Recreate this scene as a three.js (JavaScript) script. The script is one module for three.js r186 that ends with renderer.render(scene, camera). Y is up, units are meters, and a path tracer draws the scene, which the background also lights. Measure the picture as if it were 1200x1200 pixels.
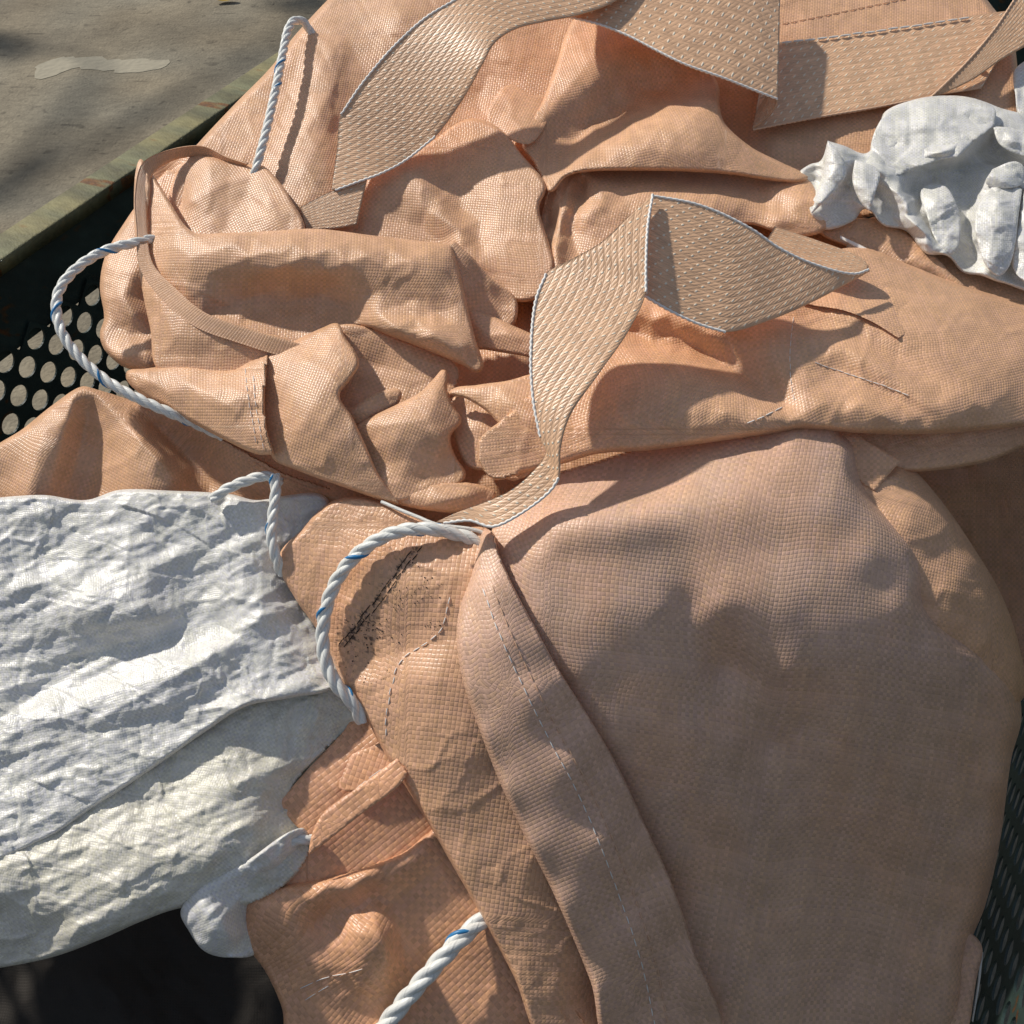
import * as THREE from 'three';
import { mergeGeometries } from 'three/addons/utils/BufferGeometryUtils.js';

// ------------------------------------------------------------------ camera, sky, sun, exposure
const scene = new THREE.Scene();
const SIGHT = new THREE.Vector3(0, 0.75, 0);                       // where the camera looks: the middle of the heap
const PITCH = THREE.MathUtils.degToRad(45), REACH = 0.9, HALF = 0.466;
const camera = new THREE.PerspectiveCamera(2 * Math.atan(HALF) * 180 / Math.PI, 1, 0.02, 200);
camera.position.set(0, SIGHT.y + REACH * Math.sin(PITCH), REACH * Math.cos(PITCH));
camera.lookAt(SIGHT);
const SUN = new THREE.Vector3(-0.609, 0.669, -0.426).normalize();
const SKY_LEVEL = 0.30, SUN_LEVEL = 3.9;
const renderer = new THREE.WebGLRenderer({ antialias: true });
renderer.toneMapping = THREE.LinearToneMapping;
renderer.toneMappingExposure = 0.91;
renderer.shadowMap.enabled = true;
{ // clear, slightly hazy sky
  const w = 256, h = 128, data = new Float32Array(w * h * 4), d = new THREE.Vector3();
  for (let j = 0; j < h; j++) for (let i = 0; i < w; i++) {
    const el = (j + 0.5) / h * Math.PI - Math.PI / 2, az = (i + 0.5) / w * 2 * Math.PI - Math.PI;
    d.set(Math.cos(el) * Math.cos(az), Math.sin(el), Math.cos(el) * Math.sin(az));
    const up = Math.max(0, d.y), haze = Math.pow(1 - up, 3), near = Math.pow(Math.max(0, d.dot(SUN)), 6);
    const k = SKY_LEVEL * (d.y < -0.02 ? 0.5 : 1);
    data.set([k * (0.58 + 0.40 * haze + 1.2 * near), k * (0.74 + 0.30 * haze + 1.1 * near), k * (1.04 + 0.10 * haze + 0.95 * near), 1], (j * w + i) * 4);
  }
  const sky = new THREE.DataTexture(data, w, h, THREE.RGBAFormat, THREE.FloatType);
  sky.mapping = THREE.EquirectangularReflectionMapping; sky.magFilter = THREE.LinearFilter; sky.needsUpdate = true;
  scene.background = sky; scene.environment = sky;
}
const sun = new THREE.DirectionalLight(new THREE.Color().setRGB(1, 0.945, 0.86), SUN_LEVEL);
sun.position.copy(SIGHT).addScaledVector(SUN, 12); sun.target.position.copy(SIGHT);
sun.castShadow = true; sun.shadow.mapSize.set(4096, 4096); sun.shadow.radius = 3.5;
Object.assign(sun.shadow.camera, { left: -4, right: 4, top: 4, bottom: -4, near: 0.5, far: 30 });
scene.add(sun, sun.target);

// ------------------------------------------------------------------ helpers
const hash = (i, j, s = 0) => { let t = Math.imul(i | 0, 374761393) + Math.imul(j | 0, 668265263) + Math.imul(s | 0, 1274126177) | 0; t = Math.imul(t ^ (t >>> 13), 1274126177); return ((t ^ (t >>> 16)) >>> 0) / 4294967296; };
let seed = 7; const rnd = () => hash(seed++, 91, 5);
const fade = (t) => t * t * (3 - 2 * t);
function soft(x, y, s = 0) {                                       // smooth value noise, 0..1
  const i = Math.floor(x), j = Math.floor(y), u = fade(x - i), v = fade(y - j);
  return (hash(i, j, s) * (1 - u) + hash(i + 1, j, s) * u) * (1 - v) + (hash(i, j + 1, s) * (1 - u) + hash(i + 1, j + 1, s) * u) * v;
}
function softWrap(x, y, n, s = 0) {                                // the same, repeating every n
  const i = Math.floor(x), j = Math.floor(y), u = fade(x - i), v = fade(y - j), m = (k) => ((k % n) + n) % n;
  return (hash(m(i), m(j), s) * (1 - u) + hash(m(i + 1), m(j), s) * u) * (1 - v) + (hash(m(i), m(j + 1), s) * (1 - u) + hash(m(i + 1), m(j + 1), s) * u) * v;
}
function facet(x, y, s = 0) {                                      // flat triangles between random heights: the creases of crumpled film
  const turn = s * 1.7, X = x * Math.cos(turn) - y * Math.sin(turn), Y = x * Math.sin(turn) * 1.25 + y * Math.cos(turn) * 1.25;
  x = X + 0.42 * (soft(X * 0.6, Y * 0.6, s + 1) - 0.5); y = Y + 0.42 * (soft(X * 0.6, Y * 0.6, s + 2) - 0.5);
  const k = (x + y) * 0.366, a = x + k, b = y + k, i = Math.floor(a), j = Math.floor(b), u = a - i, v = b - j;
  const p = hash(i, j, s), q = hash(i + 1, j + 1, s);
  return (u > v ? p * (1 - u) + hash(i + 1, j, s) * (u - v) + q * v : p * (1 - v) + hash(i, j + 1, s) * (v - u) + q * u) - 0.5;
}
const crease = (x, y, s) => { const n = soft(x, y, s) * 0.7 + soft(x * 2.1 + 7, y * 2.1, s + 1) * 0.3; return Math.pow(Math.max(0, 1 - Math.abs(n - 0.5) * 11), 1.5) * (0.4 + 0.6 * soft(x * 0.8, y * 0.8, s + 2)) * (soft(x * 0.5, y * 0.5, s + 3) > 0.42 ? 1 : -0.8); };  // thin wandering ridges and furrows
const UNIT = 0.0007;                                               // heights below are given in units of 0.7 mm
const TILT = THREE.MathUtils.degToRad(19);                         // the heap rises away from the viewer
const HEAP = new THREE.Vector3(0, Math.cos(TILT), Math.sin(TILT));
const EAST = new THREE.Vector3(1, 0, 0), NORTH = new THREE.Vector3(0, Math.sin(TILT), -Math.cos(TILT));
const FRONT = new THREE.Vector3(0, -Math.sin(PITCH), -Math.cos(PITCH)), ABOVE = new THREE.Vector3(0, Math.cos(PITCH), -Math.sin(PITCH));
const ray = (x, y) => FRONT.clone().addScaledVector(EAST, (x - 600) / 600 * HALF).addScaledVector(ABOVE, (600 - y) / 600 * HALF);
function spot(x, y, h = 0) {                                       // the point at height h over the heap's mean slope that is seen at (x, y)
  const d = ray(x, y), t = (SIGHT.clone().sub(camera.position).dot(HEAP) + h * UNIT) / d.dot(HEAP);
  return d.multiplyScalar(t).add(camera.position);
}
const numbers = {};
function numbered(n) { const k = numbers[n] = (numbers[n] ?? -1) + 1; return k ? n + '_' + String(k).padStart(3, '0') : n; }
function shade(o) { o.castShadow = o.receiveShadow = true; return o; }
function part(name, geo, mat, parent, extra) {
  const m = shade(new THREE.Mesh(geo, mat)); m.name = parent === scene ? numbered(name) : name; parent.add(m);
  if (extra) Object.assign(m.userData, extra);
  return m;
}
function thing(name, label, category, group) {
  const g = new THREE.Group(); g.name = numbered(name); scene.add(g); g.userData = { label, category };
  if (group) g.userData.group = group;
  return g;
}
const structure = (name, geo, mat) => part(name, geo, mat, scene, { kind: 'structure' });
const merge = (list) => mergeGeometries(list.map((g) => (g.index ? g.toNonIndexed() : g)));

// ------------------------------------------------------------------ textures and materials
function texture(w, h, at, srgb) {
  const data = new Uint8Array(w * h * 4);
  for (let y = 0; y < h; y++) for (let x = 0; x < w; x++) { const c = at(x, y), o = (y * w + x) * 4; for (let k = 0; k < 3; k++) data[o + k] = Math.max(0, Math.min(255, (Array.isArray(c) ? c[k] : c) * 255)); data[o + 3] = 255; }
  const t = new THREE.DataTexture(data, w, h); t.wrapS = t.wrapT = THREE.RepeatWrapping; t.magFilter = THREE.LinearFilter;
  if (srgb) t.colorSpace = THREE.SRGBColorSpace;
  t.needsUpdate = true; return t;
}
const TAPES = 48, TAPE = 0.0026;
function weaveCell(x, y, size) {                                   // which tape lies on top, and where on it
  const c = size / TAPES, i = Math.floor(x / c), j = Math.floor(y / c), u = x / c - i, v = y / c - j, warp = (i + j) % 2 === 0;
  return { id: warp ? i : j + 500, a: warp ? u : v, b: warp ? v : u, warp, along: warp ? y : x };
}
const lens = (t, k) => 1 - Math.pow(Math.abs(2 * t - 1), k);
const weaveBump = texture(1024, 1024, (x, y) => {
  const t = weaveCell(x, y, 1024), wide = 0.75 + 0.5 * hash(t.id, 3, 8);
  return 0.3 + 0.55 * lens(t.a, 3) * (0.5 + 0.5 * lens(t.b, 2)) * (0.85 + 0.15 * wide) + 0.08 * (hash(t.id * 7 + Math.floor(t.a * 7), 1, 3) - 0.5);
});
function weaveColor(r, g, b, vary) {
  return texture(1024, 1024, (x, y) => {
    const t = weaveCell(x, y, 1024);
    let k = 1 + vary * (hash(t.id, 1, 1) - 0.5) + vary * 0.8 * (hash(t.id * 9 + Math.floor(t.a * 8), 2, 2) - 0.5) + vary * 0.6 * (softWrap(t.along / 32, t.id, 32, 4) - 0.5) + (t.warp ? 0.02 : -0.02);
    k += 0.07 * (softWrap(x / 128, y / 128, 8, 6) - 0.5) + 0.05 * (softWrap(x / 40.96, y / 40.96, 25, 7) - 0.5);
    return [r * k, g * k, b * k * (1 + 0.06 * (hash(t.id, 5, 5) - 0.5))];
  }, true);
}
const sized = (t, m) => { const c = t.clone(); c.repeat.set(1 / m, 1 / m); c.needsUpdate = true; return c; };
const TILE = TAPES * TAPE;
const M = {};
M.fabric = new THREE.MeshPhysicalMaterial({ map: sized(weaveColor(0.890, 0.702, 0.552, 0.06), TILE), bumpMap: sized(weaveBump, TILE), bumpScale: 0.00048, roughness: 0.36, specularIntensity: 1, side: THREE.DoubleSide });
M.dusty = new THREE.MeshPhysicalMaterial({ map: sized(weaveColor(0.865, 0.706, 0.600, 0.07), TILE * 1.25), bumpMap: sized(weaveBump, TILE * 1.25), bumpScale: 0.00045, roughness: 0.4, specularIntensity: 0.9, side: THREE.DoubleSide });
M.orange = new THREE.MeshPhysicalMaterial({ map: sized(weaveColor(0.900, 0.678, 0.522, 0.08), TILE * 1.6), bumpMap: sized(weaveBump, TILE * 1.6), bumpScale: 0.00062, roughness: 0.36, specularIntensity: 1, side: THREE.DoubleSide });
M.stained = new THREE.MeshPhysicalMaterial({ map: sized(weaveColor(0.885, 0.695, 0.550, 0.07), TILE * 1.4), bumpMap: sized(weaveBump, TILE * 1.4), bumpScale: 0.0005, roughness: 0.37, specularIntensity: 1, side: THREE.DoubleSide, vertexColors: true });
M.patchy = M.dusty.clone(); M.patchy.vertexColors = true;
M.white = new THREE.MeshPhysicalMaterial({ map: sized(weaveColor(0.895, 0.885, 0.858, 0.06), TILE * 0.8), bumpMap: sized(weaveBump, TILE * 0.8), bumpScale: 0.00022, roughness: 0.36, specularIntensity: 1, side: THREE.DoubleSide });
M.cream = new THREE.MeshPhysicalMaterial({ map: sized(weaveColor(0.87, 0.85, 0.79, 0.06), TILE * 0.8), bumpMap: sized(weaveBump, TILE * 0.8), bumpScale: 0.0002, roughness: 0.4, specularIntensity: 1, side: THREE.DoubleSide });
const RIBS = 12;
function webCell(x, y, s) { // columns of slanting yarn with a small light binder dot where the binder crosses
  const c = x / s * RIBS, i = Math.floor(c), u = c - i, l = y / s * 7 + (i % 2) * 0.5 + 0.3 * u, j = Math.floor(l), v = l - j;
  const du = (u - 0.5) / 0.24, dv = Math.min(v, 1 - v) / 0.11, dot = Math.max(0, 1 - du * du - dv * dv);
  const f = l * 2 + u * 1.4, yarn = f - Math.floor(f);
  return { i, j, u, v, dot, yarn, f };
}
const webBump = texture(768, 768, (x, y) => { const t = webCell(x, y, 768); return 0.1 + 0.09 * lens(t.u, 4) + 0.26 * lens(t.yarn, 2) * lens(t.u, 2) + 0.46 * Math.sqrt(t.dot) + 0.14 * (hash(Math.floor(t.u * 8) + t.i * 8, Math.floor(t.f), 4) - 0.5); });
const webMap = texture(768, 768, (x, y) => { const t = webCell(x, y, 768), k = 1 + 0.08 * (hash(t.i, 7 * t.j % 49, 1) - 0.5) + 0.12 * (hash(Math.floor(t.u * 8) + t.i * 8, Math.floor(t.f), 4) - 0.5), d = Math.min(1, t.dot * 2.5); return [0.882 * k + 0.10 * d, 0.714 * k + 0.20 * d, 0.568 * k + 0.25 * d]; }, true);
const STRAP = 0.072;
M.strap = new THREE.MeshPhysicalMaterial({ map: sized(webMap, STRAP), bumpMap: sized(webBump, STRAP), bumpScale: 0.001, roughness: 0.36, specularIntensity: 1, side: THREE.DoubleSide });
M.thread = new THREE.MeshStandardMaterial({ color: 0xf1eee8, roughness: 0.5 });
M.tanThread = new THREE.MeshStandardMaterial({ color: 0xe2bb9a, roughness: 0.5 });
M.darkThread = new THREE.MeshStandardMaterial({ color: 0x2c2622, roughness: 0.9 });
const fibres = texture(128, 256, (x, y) => 0.5 + 0.5 * (softWrap(x / 8 + y / 16, 0, 16, 3) - 0.5) + 0.25 * (hash(x, y >> 5, 2) - 0.5));
const ropeMap = texture(128, 256, (x, y) => { const k = 0.80 + 0.10 * softWrap(x / 8 + y / 16, 0, 16, 3) + 0.08 * hash(x, y >> 4, 2); return [k, k, k * 0.975]; }, true);
M.rope = new THREE.MeshPhysicalMaterial({ map: ropeMap, bumpMap: fibres, bumpScale: 0.0004, roughness: 0.38, specularIntensity: 1 });
M.blue = new THREE.MeshPhysicalMaterial({ color: 0x2f7fb5, roughness: 0.4 });
M.dirt = new THREE.MeshStandardMaterial({ color: 0x1d1a17, roughness: 1 });

// ------------------------------------------------------------------ cloth sheets
// Each sheet: an outline with heights, and ridge and valley lines with heights; a radial interpolant runs through them all.
const OFF = 0, ON = 1;
function spline(pts, step, closed) {                               // smooth line through points; a fifth entry 1 keeps a corner sharp
  const n = pts.length, out = [], get = (i) => pts[closed ? (i + n) % n : Math.max(0, Math.min(n - 1, i))];
  for (let i = 0; i < (closed ? n : n - 1); i++) {
    const a = get(i), b = get(i + 1), z = get(i - 1), c = get(i + 2), len = Math.hypot(b[0] - a[0], b[1] - a[1]), m = Math.max(1, Math.round(len / step));
    const ta = [0, 1].map((k) => { if (a[4]) return b[k] - a[k]; const s = Math.hypot(b[0] - z[0], b[1] - z[1]) || 1; return (b[k] - z[k]) / s * len; });
    const tb = [0, 1].map((k) => { if (b[4]) return b[k] - a[k]; const s = Math.hypot(c[0] - a[0], c[1] - a[1]) || 1; return (c[k] - a[k]) / s * len; });
    for (let k = 0; k < m; k++) {
      const t = k / m, t2 = t * t, t3 = t2 * t, A = 2 * t3 - 3 * t2 + 1, B = t3 - 2 * t2 + t, C = -2 * t3 + 3 * t2, D = t3 - t2;
      out.push([A * a[0] + B * ta[0] + C * b[0] + D * tb[0], A * a[1] + B * ta[1] + C * b[1] + D * tb[1], a[2] + (b[2] - a[2]) * fade(t), a[3] ?? ON]);
    }
  }
  if (!closed) { const e = pts[n - 1]; out.push([e[0], e[1], e[2], ON]); }
  return out;
}
function interpolant(nodes, power) {
  const n = nodes.length, N = n + 3, A = Array.from({ length: N }, () => new Float64Array(N + 1)), S = 200;
  const kernel = power === 1 ? (d2) => -Math.sqrt(d2) / S : (d2) => -Math.pow(d2 / (S * S) + 1e-6, power / 2);
  for (let i = 0; i < n; i++) {
    for (let j = 0; j < n; j++) A[i][j] = kernel((nodes[i][0] - nodes[j][0]) ** 2 + (nodes[i][1] - nodes[j][1]) ** 2);
    A[i][i] += 0.0015;
    const lin = [1, nodes[i][0] / S, nodes[i][1] / S];
    for (let k = 0; k < 3; k++) A[i][n + k] = A[n + k][i] = lin[k];
    A[i][N] = nodes[i][2];
  }
  for (let c = 0; c < N; c++) {
    let p = c; for (let r = c + 1; r < N; r++) if (Math.abs(A[r][c]) > Math.abs(A[p][c])) p = r;
    [A[c], A[p]] = [A[p], A[c]];
    const row = A[c], inv = 1 / row[c];
    for (let r = c + 1; r < N; r++) { const f = A[r][c] * inv; if (f) { const R = A[r]; for (let k = c; k <= N; k++) R[k] -= f * row[k]; } }
  }
  const w = new Float64Array(N);
  for (let c = N - 1; c >= 0; c--) { let s = A[c][N]; for (let k = c + 1; k < N; k++) s -= A[c][k] * w[k]; w[c] = s / A[c][c]; }
  return (x, y) => { let s = w[n] + w[n + 1] * x / S + w[n + 2] * y / S; for (let i = 0; i < n; i++) { const dx = x - nodes[i][0], dy = y - nodes[i][1]; s += w[i] * kernel(dx * dx + dy * dy); } return s; };
}
let sheetCount = 0;
function sheet({ o, c = [], p = 1, roll = [9, 10], grain = 0, crumple = [[64, 1.9], [31, 1.1], [15, 0.35]], blur = 0, cell = 2.1, over, film, lay = -24, stain, facets = 0.62, size = 32 }) {
  if (film) cell = 1.7;
  if (over) { const up = (q) => [q[0], q[1], q[2] + over(q[0], q[1]), ...q.slice(3)]; o = o.map(up); c = c.map((k) => k.map(up)); }
  const id = ++sheetCount * 17, line = spline(o, 4, true), n = line.length;
  const nodes = [], add = (q) => { if (!nodes.some((m) => Math.hypot(m[0] - q[0], m[1] - q[1]) < 5)) nodes.push(q); };
  for (const curve of c) spline(curve, p > 1.3 ? 14 : 8, false).forEach(add);
  line.forEach((q, i) => i % 3 === 0 && add(q));
  const round = interpolant(nodes, p), known = new Map(), tilt = (id % 7) * 0.4, ct = Math.cos(tilt), st = Math.sin(tilt);
  const knot = (i, j) => {                                          // flat facets between knots of a loose triangular net: stiff woven film creases rather than swells
    const key = i * 4096 + j; if (known.has(key)) return known.get(key);
    const b = j * size, a = i * size, k = (a + b) * 0.2113, X = a - k, Y = b - k, v = round(X * ct - Y * st, X * st + Y * ct); known.set(key, v); return v;
  };
  const height = (x, y) => {
    if (!facets) return round(x, y);
    const wx = x, wy = y;
    const rx = wx * ct + wy * st, ry = wy * ct - wx * st, k = (rx + ry) * 0.366, a = (rx + k) / size, b = (ry + k) / size, i = Math.floor(a), j = Math.floor(b), u = a - i, v = b - j;
    const f = u > v ? knot(i, j) * (1 - u) + knot(i + 1, j) * (u - v) + knot(i + 1, j + 1) * v : knot(i, j) * (1 - v) + knot(i, j + 1) * (v - u) + knot(i + 1, j + 1) * u;
    const g = round(x, y), d = (f - g) * facets; return g + Math.max(-7, Math.min(7, d));
  };
  let x0 = 1e9, y0 = 1e9, x1 = -1e9, y1 = -1e9;
  for (const q of line) { x0 = Math.min(x0, q[0]); x1 = Math.max(x1, q[0]); y0 = Math.min(y0, q[1]); y1 = Math.max(y1, q[1]); }
  x0 -= 4 * cell; y0 -= 4 * cell; const W = Math.ceil((x1 - x0) / cell) + 5, H = Math.ceil((y1 - y0) / cell) + 5;
  // distance to the outline, signed, and to its rolled stretches
  const sd = new Float32Array(W * H), rd = new Float32Array(W * H);
  for (let j = 0; j < H; j++) for (let i = 0; i < W; i++) {
    const x = x0 + i * cell, y = y0 + j * cell; let d = 1e9, r = 1e9, inside = false;
    for (let k = 0; k < n; k++) {
      const a = line[k], b = line[k + 1 === n ? 0 : k + 1];
      if ((a[1] > y) !== (b[1] > y) && x < (b[0] - a[0]) * (y - a[1]) / (b[1] - a[1]) + a[0]) inside = !inside;
      const ex = b[0] - a[0], ey = b[1] - a[1], t = Math.max(0, Math.min(1, ((x - a[0]) * ex + (y - a[1]) * ey) / (ex * ex + ey * ey + 1e-9))), q = (x - a[0] - ex * t) ** 2 + (y - a[1] - ey * t) ** 2;
      if (q < d) d = q; if (a[3] && q < r) r = q;
    }
    sd[j * W + i] = (inside ? 1 : -1) * Math.sqrt(d); rd[j * W + i] = inside ? Math.sqrt(r) : 0;
  }
  let h = new Float32Array(W * H);
  for (let j = 0; j < H; j++) for (let i = 0; i < W; i++) if (sd[j * W + i] > -3 * cell) h[j * W + i] = height(x0 + i * cell, y0 + j * cell);
  const near = (i, j) => { i = Math.max(0, Math.min(W - 1, i)); j = Math.max(0, Math.min(H - 1, j)); return sd[j * W + i] > -3 * cell ? j * W + i : -1; };
  const smooth = () => { const g = h.slice(); for (let j = 0; j < H; j++) for (let i = 0; i < W; i++) { const at = j * W + i; if (sd[at] <= -3 * cell) continue; let s = 4 * g[at], k = 4; for (const [a, b, w] of [[1, 0, 2], [-1, 0, 2], [0, 1, 2], [0, -1, 2], [1, 1, 1], [1, -1, 1], [-1, 1, 1], [-1, -1, 1]]) { const q = near(i + a, j + b); if (q >= 0) { s += w * g[q]; k += w; } } h[at] = s / k; } };
  for (let k = 0; k < blur; k++) smooth();
  for (let j = 0; j < H; j++) for (let i = 0; i < W; i++) {
    const at = j * W + i, x = x0 + i * cell, y = y0 + j * cell; let s = 0;
    const la = lay * Math.PI / 180, fx = film ? (x * Math.cos(la) + y * Math.sin(la)) : x, fy = film ? (y * Math.cos(la) - x * Math.sin(la)) : y;
    crumple.forEach(([l, a, long = 1], k) => { s += a * (facet(fx / l / long, fy / l, long > 1 ? 0.06 * k + (id % 5) * 0.02 : id + k * 5) * 1.6 + (film ? 0 : 0.5) * (soft(x / l, y / l, id + k * 5 + 3) - 0.5)); });
    if (film) s += film * (0.7 * crease(x / 210 + y / 120, y / 60 - x / 140, id + 90) + 0.5 * crease(x / 110 + y / 60, y / 40 - x / 90, id + 93) + 0.35 * crease(x / 60 - y / 40, y / 22 + x / 50, id + 95) + 0.22 * crease(x / 40, y / 9 + x / 60, id + 99) + 0.5 * crease(x / 60, y / 75 + x / 130, id + 103) + 0.35 * crease(x / 28, y / 36, id + 107));
    else if (crumple.length) s += 1.6 * crease(x / 85 + y / 160, y / 60 - x / 200, id + 80) + 1.1 * crease(x / 40 - y / 90, y / 34 + x / 120, id + 85);
    h[at] += s;
  }
  if (!film) smooth();
  const lift = h.slice();                                          // the height before the edge curls under
  const [rr, rD] = roll[0] < 20 ? [roll[0] * 0.4, roll[1] * 0.6] : roll;    // a narrow turn: the cloth is thin
  for (let k = 0; k < h.length; k++) if (rd[k] < rr) h[k] -= rD * (1 - Math.sqrt(Math.max(0, 1 - (1 - rd[k] / rr) ** 2)));
  // positions, and cloth coordinates measured along the cloth in metres
  const P = new Float32Array(W * H * 3), U = new Float32Array(W * H), V = new Float32Array(W * H), q = new THREE.Vector3();
  for (let j = 0; j < H; j++) for (let i = 0; i < W; i++) { q.copy(spot(x0 + i * cell, y0 + j * cell, h[j * W + i])); P.set([q.x, q.y, q.z], (j * W + i) * 3); }
  const gap = (a, b) => Math.hypot(P[a * 3] - P[b * 3], P[a * 3 + 1] - P[b * 3 + 1], P[a * 3 + 2] - P[b * 3 + 2]);
  const ci = W >> 1, cj = H >> 1, cap = 4 * cell * UNIT;
  for (let j = 0; j < H; j++) { for (let i = ci + 1; i < W; i++) U[j * W + i] = U[j * W + i - 1] + Math.min(cap, gap(j * W + i, j * W + i - 1)); for (let i = ci - 1; i >= 0; i--) U[j * W + i] = U[j * W + i + 1] - Math.min(cap, gap(j * W + i, j * W + i + 1)); }
  for (let i = 0; i < W; i++) { for (let j = cj + 1; j < H; j++) V[j * W + i] = V[(j - 1) * W + i] + Math.min(cap, gap(j * W + i, (j - 1) * W + i)); for (let j = cj - 1; j >= 0; j--) V[j * W + i] = V[(j + 1) * W + i] - Math.min(cap, gap(j * W + i, (j + 1) * W + i)); }
  const ca = Math.cos(grain * Math.PI / 180), sa = Math.sin(grain * Math.PI / 180);
  const tone = [], pos = [], uv = [], index = [], vid = new Int32Array(W * H).fill(-1), cut = new Map();
  const vertex = (a, b, t) => {
    const m = (A, k) => A[a * k[0] + k[1]] * (1 - t) + A[b * k[0] + k[1]] * t;
    if (stain) { const k = stain(x0 + (a % W) * cell, y0 + Math.floor(a / W) * cell); tone.push(...k); }
    pos.push(m(P, [3, 0]), m(P, [3, 1]), m(P, [3, 2])); const u = m(U, [1, 0]), v = m(V, [1, 0]); uv.push(u * ca + v * sa + id * 0.013, v * ca - u * sa + id * 0.029); return pos.length / 3 - 1;
  };
  const corner = (a) => (vid[a] < 0 ? (vid[a] = vertex(a, a, 0)) : vid[a]);
  const crossing = (a, b) => { const key = a < b ? a * 4 + (b - a === 1 ? 0 : 1) : b * 4 + (a - b === 1 ? 0 : 1); if (!cut.has(key)) cut.set(key, vertex(a, b, sd[a] / (sd[a] - sd[b]))); return cut.get(key); };
  for (let j = 0; j < H - 1; j++) for (let i = 0; i < W - 1; i++) {
    const a = j * W + i, ring = [a, a + W, a + W + 1, a + 1], poly = [];
    if (!ring.some((k) => sd[k] > 0)) continue;
    for (let k = 0; k < 4; k++) { const s = ring[k], e = ring[(k + 1) % 4]; if (sd[s] > 0) poly.push(corner(s)); if ((sd[s] > 0) !== (sd[e] > 0)) poly.push(crossing(s, e)); }
    for (let k = 1; k + 1 < poly.length; k++) index.push(poly[0], poly[k], poly[k + 1]);
  }
  const geo = new THREE.BufferGeometry();
  if (stain) geo.setAttribute('color', new THREE.Float32BufferAttribute(tone, 3));
  geo.setAttribute('position', new THREE.Float32BufferAttribute(pos, 3)); geo.setAttribute('uv', new THREE.Float32BufferAttribute(uv, 2)); geo.setIndex(index); geo.computeVertexNormals();
  geo.userData.at = (x, y) => { const i = Math.max(0, Math.min(W - 2, (x - x0) / cell)), j = Math.max(0, Math.min(H - 2, (y - y0) / cell)), a = Math.floor(i), b = Math.floor(j), u = i - a, v = j - b, g = (s, t) => h[(b + t) * W + a + s]; return (g(0, 0) * (1 - u) + g(1, 0) * u) * (1 - v) + (g(0, 1) * (1 - u) + g(1, 1) * u) * v; };
  return geo;
}
// ------------------------------------------------------------------ tubes, ropes, straps, stitches
function sweep(path, radius, sides = 7, vScale = 60) {             // path: Vector3[]; radius: number or function of 0..1
  const n = path.length, pos = [], nor = [], uv = [], index = [], t = new THREE.Vector3(), nrm = new THREE.Vector3(0.3, 1, 0.2), b = new THREE.Vector3(), v = new THREE.Vector3(); let len = 0;
  for (let i = 0; i < n; i++) {
    t.copy(path[Math.min(n - 1, i + 1)]).sub(path[Math.max(0, i - 1)]).normalize(); nrm.addScaledVector(t, -nrm.dot(t)).normalize(); b.crossVectors(t, nrm);
    if (i) len += path[i].distanceTo(path[i - 1]);
    const r = typeof radius === 'function' ? radius(i / (n - 1)) : radius;
    for (let k = 0; k <= sides; k++) { const a = k / sides * 2 * Math.PI; v.copy(nrm).multiplyScalar(Math.cos(a)).addScaledVector(b, Math.sin(a)); nor.push(v.x, v.y, v.z); v.multiplyScalar(r).add(path[i]); pos.push(v.x, v.y, v.z); uv.push(k / sides, len * vScale); }
  }
  for (let i = 0; i < n - 1; i++) for (let k = 0; k < sides; k++) { const a = i * (sides + 1) + k, c = a + sides + 1; index.push(a, a + 1, c, a + 1, c + 1, c); }
  for (const [s, i] of [[0, 0], [1, n - 1]]) { const at = pos.length / 3; pos.push(path[i].x, path[i].y, path[i].z); t.copy(path[s ? n - 1 : 0]).sub(path[s ? n - 2 : 1]).normalize(); nor.push(t.x, t.y, t.z); uv.push(0, 0); for (let k = 0; k < sides; k++) { const a = i * (sides + 1) + k; index.push(...(s ? [at, a, a + 1] : [at, a + 1, a])); } }
  const g = new THREE.BufferGeometry(); g.setAttribute('position', new THREE.Float32BufferAttribute(pos, 3)); g.setAttribute('normal', new THREE.Float32BufferAttribute(nor, 3)); g.setAttribute('uv', new THREE.Float32BufferAttribute(uv, 2)); g.setIndex(index); return g;
}
const curve3 = (pts) => new THREE.CatmullRomCurve3(pts.map((q) => spot(q[0], q[1], q[2])), false, 'centripetal');
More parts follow.
